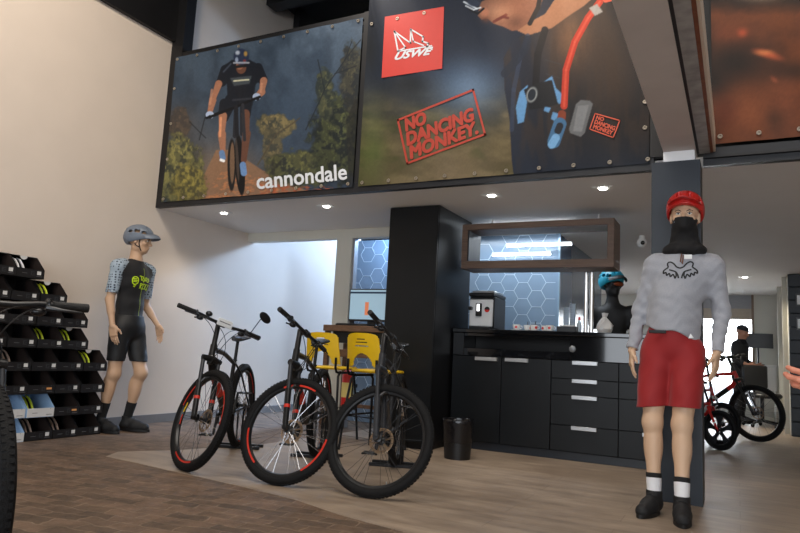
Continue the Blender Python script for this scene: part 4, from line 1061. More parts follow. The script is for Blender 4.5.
    part(sd, 'saddle', mat('saddle vinyl', rgb(24, 25, 28), .4, noise=.1))
    # drivetrain
    cr = MB(); C0 = BB+Vector((0, -.048*s, 0)); cr.ring(C0, (0, 1, 0), .078*s, .006*s, 36, 6, sq=.4)
    for i in range(5): aa = i*2*PI/5; cr.tube([C0, C0+Vector((.075*s*math.cos(aa), 0, .075*s*math.sin(aa)))], .006*s, 6)
    crk = part(cr, 'chainring', fblk)
    for y, dr in ((-1, 1), (1, -1)):
        A = BB+Vector((0, y*.06*s, 0)); Bq = A+Vector((dr*.05*s, y*.012*s, -dr*.165*s))
        ca = part(MB().tube([A, Bq], [.014*s, .010*s], 8), 'crank_arm', fblk)
        pm = MB(); c = Bq+Vector((0, y*.05*s, 0)); pm.cyl(Bq, Bq+Vector((0, y*.095*s, 0)), .006*s)
        pm.tube([c+Vector((-.045*s, -y*.04*s, 0)), c+Vector((.045*s, -y*.04*s, 0)), c+Vector((.045*s, y*.045*s, 0)), c+Vector((-.045*s, y*.045*s, 0))], .008*s, 6, closed=True)
        pm.cyl(c+Vector((-.045*s, 0, 0)), c+Vector((.045*s, 0, 0)), .007*s)
        part(pm, 'pedal', fblk, None, ca)
    ch = MB(); Rr = rear+Vector((0, -.048*s, 0)); ch.ring(Rr, (0, 1, 0), .045*s, .005*s, 24, 6); ch.ring(Rr+Vector((0, .008*s, 0)), (0, 1, 0), .058*s, .004*s, 24, 6); ch.ring(Rr+Vector((0, .016*s, 0)), (0, 1, 0), .066*s, .004*s, 24, 6)
    part(ch, 'cassette', grey_m)
    part(MB().tube([C0+Vector((0, 0, .08*s)), Rr+Vector((0, 0, .048*s))], .0035*s, 6).tube([C0+Vector((0, 0, -.08*s)), Rr+Vector((.02*s, 0, -.12*s)), Rr+Vector((.04*s, 0, -.06*s))], .0035*s, 6), 'chain', grey_m)
    part(MB().tube([Rr+Vector((.0, -.005, -.02*s)), Rr+Vector((.03*s, -.012*s, -.06*s)), Rr+Vector((.02*s, -.005, -.125*s))], [.012*s, .014*s, .009*s], 8), 'rear_derailleur', fblk)
    rw = wheel(t, 'rear_wheel', None, R, tw, dec, disc, .3, mag, spk=24); rw.matrix_local = PM @ Matrix.Translation(rear) @ Matrix.Rotation(.3, 4, 'Y')
    # steering assembly
    fk = MB(); cw = .062*s+(tw-.027); crown = ax(R*2+.045*s if not mag else R*2+.02); ctop = ht0+a*-.012*s
    fk.tube([ctop, crown+a*-.005], .02*s, 10)
    top = crown; dwn = Vector((math.sin(ha), 0, math.cos(ha)))*off
    fk.tube([top+Vector((.01*s, -cw-.012*s, 0)), top+Vector((.018*s, 0, .012*s)), top+Vector((.01*s, cw+.012*s, 0))], [.022*s, .024*s, .022*s], 10)
    axl = Vector((0, 0, R)); tf = top+dwn*.35
    forkM = None
    for y in (1, -1):
        P1 = top+Vector((.01*s, y*cw, 0)); P0 = axl+Vector((0, y*(cw-.004), 0)); mid = P1.lerp(P0, .42)
        fk.tube([P1 if mag else mid, P0], [.021*s, .019*s], 12); fk.cyl(P0+Vector((0, -.012*s, 0)), P0+Vector((0, .012*s, 0)), .019*s)
    P1 = top+Vector((.01*s, 0, 0)); mid = P1.lerp(axl, .45)
    if not mag:
        fk.tube([mid+Vector((-.0, cw, 0)), mid+Vector((.02*s, cw*.8, .05*s)), mid+Vector((.028*s, 0, .072*s)), mid+Vector((.02*s, -cw*.8, .05*s)), mid+Vector((0, -cw, 0))], .009*s, 8)
    fko = part(fk, 'fork', fork_paint, SM_)
    for y in (1, -1):
        P1 = top+Vector((.01*s, y*cw, 0)); P0 = axl+Vector((0, y*(cw-.004), 0))
        part(MB().tube([P1, P1.lerp(P0, .45)], .0145*s, 12), 'stanchion', grey_m if paint is not fred else fblk, None, fko)
        part(MB().tube([P1.lerp(P0, .66), P1.lerp(P0, .71)], .0215*s, 12), 'fork_decal', accent, None, fko)
    if disc: part(MB().bbox(-.075, -.03, .045, .078, R-.01, R+.06, .008), 'brake_caliper', fblk, None, fko)
    fw = wheel(t, 'front_wheel', None, R, tw, dec, disc, .9, mag, yl, nip, dark=nip); fw.matrix_local = SM_ @ Matrix.Translation((0, 0, R)) @ Matrix.Rotation(.9 if not yl else 2.2, 4, 'Y')
    bc0 = ax(bar_h); st = MB().tube([ax(ht1.z), ax(bar_h+.01)], .019*s, 12); bc = bc0+Vector((.06*s, 0, 0)); st.tube([bc0, bc], .019*s, 12).cyl(bc+Vector((0, -.024*s, 0)), bc+Vector((0, .024*s, 0)), .024*s)
    part(st, 'stem', fblk, SM_)
    bar = MB(); W = barw; ri = bar_rise
    pts = [bc+Vector((-.035*s, -W, .01*s+ri)), bc+Vector((-.02*s, -W*.5, .01*s+ri)), bc+Vector((0, -W*.25, ri*.4)), bc, bc+Vector((0, W*.25, ri*.4)), bc+Vector((-.02*s, W*.5, .01*s+ri)), bc+Vector((-.035*s, W, .01*s+ri))]
    bar.tube(pts, .0125*s, 12); hb = part(bar, 'handlebar', fblk, SM_)
    for y in (-1, 1):
        e = bc+Vector((-.035*s, y*W, .01*s+ri)); i_ = bc+Vector((-.026*s, y*(W-.13*s), .01*s+ri)); d = (i_-e)
        part(MB().tube([e-d*.02, e+d*.02, e+d*.9, i_], [.017*s, .0175*s, .0165*s, .019*s], 14), 'grip', mat('grip rubber', rgb(15, 15, 16), .6, noise=.1, bump=.3, bscale=200), None, hb)
        g = e+d*1.12
        lv = MB().tube([g+Vector((0, 0, -.005)), g+Vector((.03*s, -y*.005, -.012*s)), g+Vector((.055*s, y*.04*s, -.018*s)), g+Vector((.05*s, y*.11*s, -.022*s))], [.013*s, .011*s, .006*s, .005*s], 8).ring(g, d, .018*s, .006*s, 14, 6)
        part(lv, 'brake_lever', fblk if y > 0 else grey_m, None, hb)
        sh = MB().ell(g+d*.25+Vector((.012*s, 0, -.028*s)), (.026*s, .028*s, .016*s), 12, 8).tube([g+d*.25+Vector((0, 0, -.03*s)), g+d*.1+Vector((-.03*s, 0, -.035*s))], .006*s, 6)
        part(sh, 'shifter', fblk, None, hb)
        # cables curve down in front of the head tube
        mid = bc+Vector((.11*s, y*.10*s, -.05*s+.02*y*s))
        P = [g+Vector((.03*s, -y*.01, -.012*s))]; E = ht0+Vector((.05*s, -y*.03*s, -.02*s)); Q0 = P[0]; Q1 = Q0+Vector((.05*s, -y*.12*s, -.0*s)); Q2 = mid+Vector((.03*s, -y*.1*s, -.12*s))
        crv = [Q0*(1-u)**3+Q1*3*u*(1-u)**2+Q2*3*u*u*(1-u)+E*u**3 for u in [i/14 for i in range(15)]]
        part(MB().tube(crv, .0028*s, 6), 'cable', fblk, None, hb)
        Q1b = Q0+Vector((.09*s, -y*.2*s, .02*s)); Q2b = mid+Vector((.05*s, -y*.16*s, -.08*s)); crv = [Q0*(1-u)**3+Q1b*3*u*(1-u)**2+Q2b*3*u*u*(1-u)+(E+Vector((0, .01, .04*s)))*u**3 for u in [i/14 for i in range(15)]]
        part(MB().tube(crv, .0024*s, 6), 'cable', fblk, None, hb)
    if plate:
        p = part(MB().bbox(.035, .043, -.065, .065, -.03, .028, .004), 'number_plate', wht, Matrix.Translation(bc), None); p.matrix_local = SM_ @ Matrix.Translation(bc+Vector((0, 0, .012)))
        part(MB().box(.0435, .0445, -.05, .045, -.002, .004), 'plate_print', greyp, None, p)
        b_ = part(MB().ell(bc+Vector((.0, -.13*s, .035)), (.026, .026, .02)).cyl(bc+Vector((0, -.13*s, .0)), bc+Vector((0, -.13*s, .03)), .01), 'bell', fblk, None, hb)
    if mirror:
        e = bc+Vector((-.02*s, (W-.10), .01)); q = e+Vector((.02, .03, .14))
        part(MB().tube([e, e+Vector((.02, 0, .04)), q], .004, 6), 'mirror_arm', fblk, None, hb)
        part(MB().ell(q+Vector((0, .03, .02)), (.010, .06, .035), 18, 10, Matrix.Rotation(-.35, 3, 'X')), 'mirror', fblk, None, hb)
    return t
def rear_stand(x, y, psi, label, w=.15):
    t = thing('bicycle_stand', label, 'bicycle stand', (x, y, 0), psi, 'floor stands holding the rear wheels')
    for i, xx in enumerate((-.07, .07)):
        MB().bbox(xx-.013, xx+.013, -.2, .2, 0, .025, .003).build('floor_bar', lg, t)
    for yy in (-.042, .042):
        MB().tube([(-.07, yy, .0255), (-.07, yy, .3), (-.03, yy, .34), (.03, yy, .34), (.07, yy, .3), (.07, yy, .0255)], .009, 8).build('hoop', lg, t)
    return t
D = math.degrees
bk1 = bike('black mountain bike with red rim decals, white plate and a mirror', (-3.368, 3.543, 0), -1.148, .848, dec=True, plate=True, mirror=True, yl=True, bar_h=1.03)
bk2 = bike('black mountain bike with red rim decals, middle of the three', (-2.664, 3.589, 0), -1.206, 1.318, dec=True, bar_h=.995)
bk3 = bike('all black mountain bike with plain dark rims, right of the three', (-2.028, 3.658, 0), -1.247, 1.366, paint=fgrey, accent=grey_m, nip=True, bar_h=.99)
for fx, fy, psi, l in ((-3.368, 3.543, -1.148, 'left'), (-2.664, 3.589, -1.206, 'middle'), (-2.028, 3.658, -1.247, 'right')):
    rear_stand(fx-1.12*math.cos(psi), fy-1.12*math.sin(psi), psi, f'black steel floor stand holding the rear wheel of the {l} mountain bike')
bk4 = bike('black bicycle in the foreground, cropped by the left edge of the picture', (-2.13, 1.32, 0), -.35, .0, paint=fblk, accent=forg, bar_h=.97, tw=.030, barw=.35)
bk5 = bike('red mountain bike with black wheels near the shop window at the far right', (.20, 9.62, 0), -.30, -.22, paint=fred, accent=fblk, fork_paint=fblk, bar_h=1.05, WB=1.15)
bk6 = bike('small red kids bicycle with five-spoke wheels behind the mannequin in red shorts', (-.19, 8.2, 0), -.75, .1, name='kids_bicycle', WB=.78, R=.215, s=.66, paint=fred, accent=wht, mag=True, bar_h=.72, barw=.24, tw=.026, disc=False, bar_rise=.08)
bk7 = bike('red and white kids bicycle behind the smaller one with five-spoke wheels', (-.20, 8.72, 0), -1.1, .5, name='kids_bicycle', WB=.86, R=.25, s=.8, paint=fred, accent=wht, bar_h=.98, barw=.27, tw=.026, bar_rise=.05, fork_paint=wht)
# ================================================================ mannequins and people
def V3(*a): return np.array(a, float)
def nrm(v): v = np.array(v, float); return v/np.linalg.norm(v)
def head_basis(yaw, pitch=0, roll=0):   # columns: right, forward, up ; yaw 0 faces -Y
    M = Matrix.Rotation(yaw, 3, 'Z') @ Matrix.Rotation(roll, 3, 'Y') @ Matrix.Rotation(pitch, 3, 'X')
    r = M @ Vector((-1, 0, 0)); f = M @ Vector((0, -1, 0)); u = M @ Vector((0, 0, 1))
    return np.array([list(r), list(f), list(u)]).T
def head_prims(F, C, B, s=1.0, face=True):
    T = lambda x, f, u: C+B@(V3(x, f, u)*s)
    E = lambda c, r, k=.02: F.add(ellip(T(*c), V3(*r)*s, B), k)
    E((0, -.012, .03), (.076, .094, .088)); E((0, .032, -.03), (.057, .062, .086), .03); E((0, .05, -.088), (.036, .036, .026), .025)
    for x in (-1, 1): E((x*.045, -.0, -.055), (.022, .045, .04), .02)
    if not face: return
    for x in (-1, 1): F.cut(ellip(T(x*.031, .101, .006), V3(.017, .016, .011)*s, B), .012)
    F.add(cap(T(-.036, .083, .022), T(.036, .083, .022), .010*s), .014)
    F.add(cap(T(0, .088, .012), T(0, .112, -.028), .007*s, .012*s), .01)
    for x in (-1, 1): E((x*.013, .098, -.032), (.009, .011, .008), .008)
    E((0, .091, -.056), (.022, .010, .0055), .006); E((0, .089, -.066), (.019, .010, .006), .006)
    for x in (-1, 1): E((x*.042, .068, -.02), (.02, .02, .018), .02)
    for x in (-1, 1): E((x*.077, -.012, -.008), (.008, .02, .032), .01)
def hand_prims(F, W, d, n, th, curl=.25, s=1.0, spread=.0, fcurl=None, splay=.65):
    # W wrist, d wrist->fingers, n palm normal (palm side), th thumb side
    d = nrm(d); th = nrm(th-np.dot(th, d)*d); n = nrm(n-np.dot(n, d)*d-np.dot(n, th)*th)
    B = np.array([th, d, n]).T
    F.add(rbox(W+d*.05*s, V3(.038, .05, .013)*s, .012*s, B), .016)
    F.add(ellip(W+d*.035*s+th*.024*s+n*.006*s, V3(.02, .035, .015)*s, B), .012)
    L = [(.028, .078, .0085), (.0095, .086, .009), (-.0095, .08, .0085), (-.028, .063, .0075)]
    for i, (o, l, r) in enumerate(L):
        c = curl if fcurl is None else fcurl[i]
        base = W+d*(.092-.004*abs(i-1))*s+th*o*s; v = nrm(d+th*spread*(1.5-i)*.5); p = base-v*.02*s
        seg = [.45+.2, .32, .25]; ang = c*.5
        for k, q in enumerate(seg):
            vv = nrm(v*math.cos(ang)+n*math.sin(ang)); e = p+vv*l*q*s
            F.add(cap(p, e, r*s*(1-.06*k), r*s*(.94-.08*k)), .004); p = e; ang += c
    p = W+d*.022*s+th*.03*s; v = nrm(d*.75+th*splay+n*.25)
    F.add(cap(p-v*.01, p+v*.042*s, .0125*s, .0105*s), .012); q = p+v*.042*s; v2 = nrm(d*1+th*.2+n*.35)
    F.add(cap(q, q+v2*.034*s, .0105*s, .008*s), .005)
def trunk(F, J, infl=0, k=.05, lowest=None, w=1.0, mod=None):
    p, c, nk, sr, sl = J['pelvis'], J['chest'], J['neck'], J['shr'], J['shl']
    ax = nrm(sl-sr); up = nrm(c-p); fw = nrm(np.cross(up, ax))*1.0; ax = nrm(np.cross(fw, up)); B = np.array([ax, fw, up]).T
    A = lambda pr: F.add(pr, k, infl, mod)
    A(ellip(p+up*.0, V3(.155, .115, .13)*w, B)); A(ellip(p*.55+c*.45, V3(.132, .098, .17)*w, B)); A(ellip(c, V3(.165, .115, .17)*w, B))
    A(ellip(c+up*.04+fw*.035, V3(.14, .09, .10)*w, B))
    A(cap(c+(sr-c)*.78+up*.0, c+(sl-c)*.78, .062)); A(cap(c+up*.10-fw*.02, nk-fw*.01, .075, .055))
    return B
def make_body(J, lo, hi, h=.006, hands=True, faceB=None, neck=True, hs=1.0, curl=.25):
    F = Field(lo, hi, h); B = trunk(F, J)
    for s, e, w in (('shr', 'elr', 'wrr'), ('shl', 'ell', 'wrl')):
        S, E, W = J[s], J[e], J[w]
        F.add(cap(S, E, .050, .036), .03); F.add(ellip(S, V3(.05, .052, .052)), .03); F.add(cap(E, W, .034, .0245), .02); F.add(cap(E, E+(W-E)*.45, .034, .033), .02)
    for q, kx, a in (('hpr', 'knr', 'anr'), ('hpl', 'knl', 'anl')):
        H, K, A = J[q], J[kx], J[a]
        F.add(cap(H, K, .092, .056), .04); F.add(cap(K, A, .053, .034), .03); F.add(ellip(K+(A-K)*.32+V3(*J.get('calf', (0, .02, 0))), V3(.052, .056, .12)), .03)
        F.add(ellip(K+V3(*J.get('kneef', (0, -.012, 0))), V3(.05, .05, .06)), .03)
    for a, t in (('anr', 'tor'), ('anl', 'tol')):
        F.add(cap(J[a]+V3(0, 0, -.03), J[t]+V3(0, 0, .02), .042, .03), .03)
    HB = J['headB']; C = J['head']
    F.add(cap(J['neck']+V3(0, 0, -.03), C+HB@V3(0, -.015, -.07), .058, .052), .025)
    head_prims(F, C, HB, J.get('hs', 1.0), faceB is not False)
    if hands:
        for w, hd in (('wrr', 'hr'), ('wrl', 'hl')):
            d, n, th = J[hd]; hand_prims(F, J[w], V3(*d), V3(*n), V3(*th), J.get('curl', curl))
    return F
def wrinkle(a, f, seed=0):
    def m(P):
        x, y, z = P[..., 0]*f, P[..., 1]*f, P[..., 2]*f
        return a*(np.sin(x*1.3+2.1*z+1.7*np.sin(y*1.1+z*.6+seed))*.6+np.sin(z*2.7-x*1.9+seed*2+1.3*np.sin(x*1.7))*.4)
    return m
def sleeve_prims(F, S, E, end, r0, r1, k=.03, mod=None):   # end 0..2 along shoulder->elbow->wrist
    pass
def shoe(parent, A, T, m, sole_m, mirror=1, h=.004, name='shoe'):
    d = nrm((T-A)*V3(1, 1, 0)); sd = np.cross(V3(0, 0, 1), d); B = np.array([sd, d, V3(0, 0, 1)]).T
    z0 = min(A[2], T[2]); heel = V3(A[0], A[1], 0)-d*.055; L = .285
    F = Field(np.minimum(A, T)-.14, np.maximum(A, T)+V3(.14, .14, .16), h)
    c = lambda f, u, x=0: heel+d*f*L+V3(0, 0, u)+sd*x
    F.add(cap(c(.12, .05), c(.5, .048), .043, .046), .02); F.add(cap(c(.5, .045), c(.84, .036), .046, .040), .03); F.add(cap(c(.2, .07), A*V3(1, 1, 0)+V3(0, 0, .125), .044, .047), .03)
    F.add(cap(c(.35, .085), c(.65, .058), .032, .03), .02)
    F.clip(lambda P: .012-P[..., 2]); F.clip(lambda P: P[..., 2]-.135)
    F.cut(cap(A*V3(1, 1, 0)+V3(0, 0, .12), A*V3(1, 1, 0)+V3(0, 0, .2), .036), .004)
    o = F.build(name, m, parent, 1)
    n = 28; out = []
    for i in range(n):
        a = 2*PI*i/n; u = math.cos(a); v = math.sin(a); f = .5-.52*u; w = .047*(1-.12*u)*(1 if u < .2 else 1)
        q = heel+d*(f*L)+sd*(w*v*(.9+.15*math.sin(f*PI))); out.append((q[0], q[1]))
    so = MB().prism(out, lambda u, v, hh: (u, v, hh), 0.001, .022); so.build('sole', sole_m, o)
    lc = MB()
    for i in range(4):
        q = c(.42+.07*i, .112-.013*i); lc.tube([q-sd*.022, q+V3(0, 0, .007), q+sd*.022], .0028, 6)
    lc.build('laces', mat('black laces', rgb(26, 26, 28), .7, noise=.1), o)
    return o
def sock(parent, A, K, z0, z1, m, r0=.040, r1=.044, name='sock', band=None, bm=None):
    P = lambda z: A+(K-A)*((z-A[2])/(K[2]-A[2]))
    o = MB().tube([P(z0), P((z0*2+z1)/3), P((z0+2*z1)/3), P(z1)], [r0, r0-.001, (r0+r1)/2, r1], 24).build(name, m, parent)
    if band: MB().tube([P(z1+.0005), P(z1+band)], [r1, r1+.001], 24).build('sock_band', bm, o)
    return o
def conform(parent, target, polys, name, m, y_from=-1.0, off=.0025, M=None, seg=.008):
    # lay flat artwork (x,z polygons in the figure frame) on the cloth by dropping it along +Y
    me = target.data; bvh = BVHTree.FromPolygons([v.co for v in me.vertices], [tuple(p.vertices) for p in me.polygons])
    mb = MB()
    for vs, fs in polys:
        out = []
        for x, z in vs:
            o = Vector((x, y_from, z)); d = Vector((0, 1, 0))
            if M is not None: o = M @ o; d = (M.to_3x3() @ d)
            hit = bvh.ray_cast(o, d)
            out.append(tuple(hit[0]-d*off) if hit[0] else tuple(o+d*abs(y_from)))
        mb.add(out, fs)
    return mb.build(name, m, parent, smooth=False)
def stroke(pts, w, n=6):
    # polyline -> ribbon polygons, smoothed with Catmull-Rom
    P = [np.array(p, float) for p in pts]; P = [P[0]]+P+[P[-1]]; Q = []
    for i in range(1, len(P)-2):
        for k in range(n):
            t = k/n; Q.append(.5*((2*P[i])+(-P[i-1]+P[i+1])*t+(2*P[i-1]-5*P[i]+4*P[i+1]-P[i+2])*t*t+(-P[i-1]+3*P[i]-3*P[i+1]+P[i+2])*t**3))
    Q.append(P[-2]); vs = []; fs = []
    for i, q in enumerate(Q):
        t = Q[min(i+1, len(Q)-1)]-Q[max(i-1, 0)]; t = t/(np.linalg.norm(t)+1e-9); nn = np.array([-t[1], t[0]])
        vs += [tuple(q+nn*w/2), tuple(q-nn*w/2)]
        if i: fs.append((2*i-2, 2*i-1, 2*i+1, 2*i))
    return vs, fs
def helmet(parent, C, B, m, visor=True, vm=None, s=1.0, strap=True, deep=.0, vup=.0, name='helmet'):
    F = Field(C-V3(.17, .17, .12), C+V3(.17, .17, .2), .0038); T = lambda x, f, u: C+B@(V3(x, f, u)*s)
    F.add(ellip(T(0, -.015, .045), V3(.107, .138, .108)*s, B), .0)
    F.add(ellip(T(0, -.06, .01), V3(.1, .095, .085)*s, B), .03)
    for x in (-.062, 0, .062): F.add(cap(T(x, .07, .095-abs(x)*.35), T(x*.9, -.11, .105-abs(x)*.35), .016*s), .012)
    F.cut(ellip(T(0, -.01, .015), V3(.088, .112, .104)*s, B), .004)
    bo = B
    def below(P):
        q = (P-C)@bo/s; return (-.012-.004)-q[..., 2]+np.clip(q[..., 1], -.2, .2)*.36-deep
    F.clip(below)
    for x in (-.031, .031):
        for f, u, l in ((.078, .12, .024), (.01, .14, .026), (-.065, .13, .022)): F.cut(rbox(T(x, f, u), V3(.0105, l, .05)*s, .008*s, B), .003)
    for x in (-1, 1):
        for f, u, l, hh in ((.06, .068, .022, .013), (-.005, .075, .026, .014), (-.07, .065, .02, .012)): F.cut(rbox(T(x*.10, f, u), V3(.05, l, hh)*s, .009*s, B), .003)
    o = F.build(name, m, parent, 2)
    if visor:
        vb = MB(); n = 16; V = []
        for i in range(n+1):
            a = -1.15+2.3*i/n
            for k, (r, u) in enumerate(((.0, .0), (.35, .006), (.75, .002), (1.0, -.008))):
                x = math.sin(a)*(.098+.004*r); f = math.cos(a)*.118+r*.075*max(.15, math.cos(a*.95)); z = .062+u+vup*r+.010*math.cos(a*1.3)-.022*abs(math.sin(a))
                V.append(T(x, f, z))
        k = 4; base = [tuple(v) for v in V]; top = [tuple(v+B@V3(0, 0, .005)) for v in V]
        Fc = [(i*k+j, i*k+j+1, (i+1)*k+j+1, (i+1)*k+j) for i in range(n) for j in range(k-1)]; N0 = len(base)
        vb.add(base+top, Fc+[tuple(q+N0 for q in f[::-1]) for f in Fc]+[(i*k+3, (i+1)*k+3, (i+1)*k+3+N0, i*k+3+N0) for i in range(n)]+[(i*k, (i+1)*k, (i+1)*k+N0, i*k+N0) for i in range(n)]+[tuple([j, j+1, j+1+N0, j+N0]) for j in range(3)]+[tuple([n*k+j, n*k+j+1, n*k+j+1+N0, n*k+j+N0]) for j in range(3)])
        vb.build('visor', vm or m, o)
    if strap:
        sb = MB()
        for x in (-1, 1):
            sb.tube([T(x*.083, .03, .0), T(x*.079, .026, -.04), T(x*.058, .04, -.09), T(x*.025, .052, -.118), T(0, .054, -.122)], .0055, 8); sb.tube([T(x*.085, -.05, .0), T(x*.078, .0, -.06), T(x*.07, .032, -.075)], .0045, 8)
        sb.build('strap', mat('black webbing', rgb(16, 16, 18), .7, noise=.1), o)
    return o
skin = mat('mannequin skin', rgb(206, 172, 142), .48, noise=.03, nscale=8)
skinL = mat('mannequin skin worn', rgb(196, 160, 130), .5, noise=.05, nscale=8)
knit = mat('black jersey knit', rgb(17, 17, 20), .8, noise=.1, sheen=.1)
shoeb = mat('black shoe fabric', rgb(20, 20, 22), .7, noise=.2, nscale=30); soleb = mat('black shoe sole', rgb(14, 14, 15), .6, noise=.1)

def eyes(parent, C, B, s=1.0, iris=rgb(50, 60, 70), brow=rgb(60, 42, 30)):
    T = lambda x, f, u: C+B@(V3(x, f, u)*s)
    for x in (-1, 1):
        e = MB(); M = Matrix([list(r) for r in B]); e.ell(T(x*.031, .0835, .005), (.014*s, .0085*s, .0075*s), 14, 8, M); eo = e.build('eye', mat('painted eye white', rgb(226, 222, 214), .3, noise=.01), parent)
        MB().ell(T(x*.031, .0905, .0055), (.006*s, .002*s, .006*s), 12, 6, M).build('iris', mat('painted iris', iris, .2, noise=.01), eo)
        MB().tube([T(x*.014, .094, .018), T(x*.03, .0975, .026), T(x*.05, .084, .021)], [.003, .004, .002], 6).build('eyebrow', mat('painted eyebrow', brow, .7, noise=.05), parent)
        MB().tube([T(x*.016, .0905, .008), T(x*.031, .0935, .0145), T(x*.046, .085, .009)], [.0012, .002, .0012], 6).build('eyelid', mat('dark lash line', rgb(40, 28, 24), .7, noise=.05), parent)

# ---------------------------------------------------------------- mannequin in grey jersey and red shorts (faces the viewer)
t = thing('mannequin', 'mannequin in grey jersey, red shorts, black face mask and red helmet', 'mannequin', (-.39, 4.38, 0))
J = dict(pelvis=V3(.02, .13, .99), chest=V3(.075, .17, 1.43), neck=V3(.095, .17, 1.635), shr=V3(-.085, .165, 1.53), shl=V3(.262, .175, 1.525),
         elr=V3(-.175, .19, 1.23), wrr=V3(-.215, .10, .965), ell=V3(.305, .20, 1.22), wrl=V3(.275, .10, .965),
         hpr=V3(-.065, .12, .96), hpl=V3(.115, .12, .96), knr=V3(-.085, .05, .53), knl=V3(.085, .02, .53), anr=V3(-.07, .0, .10), anl=V3(.09, -.085, .10),
         tor=V3(-.11, -.16, .02), tol=V3(.105, -.25, .02), head=V3(.098, .150, 1.835), headB=head_basis(-.0, .02, .02), hs=1.08,
         hr=((.0, -.18, -1), (1, .3, -.1), (.3, -1, .1)), hl=((-.08, -.22, -1), (-1, .3, .1), (-.3, -1, .1)), curl=.22)
JR = J
F = make_body(J, (-.36, -.34, 0), (.46, .42, 2.04), .0055)
bd = F.build('body', skin, t, 2)
eyes(bd, J['head'], J['headB'], 1.06)
# jersey
jm = mat('heather grey jersey', rgb(156, 159, 167), .75, noise=.05, nscale=120, sheen=.2, bump=.08, bscale=200)
F = Field((-.38, -.06, .9), (.48, .44, 1.72), .006)
wr = wrinkle(.003, 31, .7)
trunk(F, J, .016, .06, mod=wr)
ld = nrm(J['chest']-J['pelvis'])
F.add(cap(J['pelvis']+V3(0, 0, .12), J['pelvis']+V3(0.005, 0, .3), .15, .135), .05, 0, wr)
ws = wrinkle(.0045, 34, 2.2)
for S, E, W in ((J['shr'], J['elr'], J['wrr']), (J['shl'], J['ell'], J['wrl'])):
    F.add(cap(S, E, .064, .049), .05, 0, ws); F.add(cap(E, W+(E-W)*.02, .049, .036), .03, 0, ws)
F.clip(lambda P: 1.105-.05*np.clip((P[..., 0]+.05)*5, -.3, 1)+.012*np.sin(P[..., 0]*30)-P[..., 2]-.25*(np.abs(P[..., 0]-.045) > .20)*1.0)
for S, W in ((J['elr'], J['wrr']), (J['ell'], J['wrl'])):
    d = nrm(W-S); F.cut(cap(W-d*.01+d*.12, W+d*.17, .125, .14), .002); F.cut(cap(W+d*.01, W+d*.05, .037), .003)
F.clip(lambda P: P[..., 2]-1.645)
jer = F.build('jersey', jm, t, 1)
# fox head emblem, drawn as an open line mark on the chest
fox = [[(-.062, .030), (-.066, .052), (-.052, .060), (-.034, .050), (-.018, .030)], [(.018, .030), (.034, .050), (.052, .060), (.066, .052), (.062, .030)],
       [(-.018, .030), (.0, .024), (.018, .030)], [(-.062, .030), (-.085, .012), (-.088, -.006)], [(.062, .030), (.085, .012), (.088, -.006)],
       [(-.088, -.006), (-.074, .0), (-.070, -.016), (-.056, -.006), (-.050, -.024), (-.036, -.012), (-.026, -.036)], [(.088, -.006), (.074, .0), (.070, -.016), (.056, -.006), (.050, -.024), (.036, -.012), (.026, -.036)],
       [(-.058, .016), (-.040, .010), (-.022, .002), (-.012, -.016), (-.008, -.034)], [(.058, .016), (.040, .010), (.022, .002), (.012, -.016), (.008, -.034)], [(-.026, -.036), (-.02, -.018), (-.022, .002)], [(.026, -.036), (.02, -.018), (.022, .002)]]
fx, fz = .076, 1.462
conform(jer, jer, [stroke([(fx+x*1.12, fz+z*1.12) for x, z in q], .0092) for q in fox], 'logo', mat('black print', rgb(16, 16, 18), .6, noise=.02))
# price tag at collar
tg = MB().box(.10, .145, .035, .038, 1.545, 1.572).build('price_tag', wht, jer); MB().tube([(.085, .05, 1.58), (.078, .035, 1.53), (.09, .035, 1.515), (.095, .05, 1.57)], .004, 6).build('tag_cord', mat('brown cord', rgb(110, 70, 50), .7, noise=.1), jer)
# shorts
sm = mat('red shorts fabric', rgb(146, 15, 20), .7, noise=.05, nscale=6, sheen=.15, bump=.05, bscale=90)
F = Field((-.3, -.2, .56), (.4, .4, 1.24), .006); w2 = wrinkle(.004, 17, 1.1)
F.add(ellip(J['pelvis']+V3(0, 0, .02), V3(.160, .130, .15)), .0, 0); F.add(cap(J['pelvis']+V3(0, 0, .1), J['pelvis']+V3(.005, 0, .2), .134, .13), .04)
for Hq, K, sx in ((J['hpr'], J['knr'], -1), (J['hpl'], J['knl'], 1)):
    F.add(cap(Hq+V3(sx*.0, 0, 0), K+V3(sx*.012, .01, .06), .103, .087), .035, 0, w2)
F.clip(lambda P: .618+.02*np.sin(P[..., 0]*7+1)-P[..., 2]); F.clip(lambda P: P[..., 2]-1.19)
for K, Hq in ((J['knr'], J['hpr']), (J['knl'], J['hpl'])): F.cut(cap(K+V3(0, .01, -.1), K+(Hq-K)*.3+V3(0, .01, 0), .074), .004)
sh = F.build('shorts', sm, t, 1)
MB().bbox(-.10, -.0, -.022, -.012, 1.075, 1.095, .003).build('waist_strap', mat('black strap', rgb(18, 18, 20), .6, noise=.05), sh)
MB().prism([(0, 0), (.03, .004), (.012, .03)], lambda u, v, h: (.125+u, h, 1.05+v), -.018, -.014).build('logo', wht, sh)
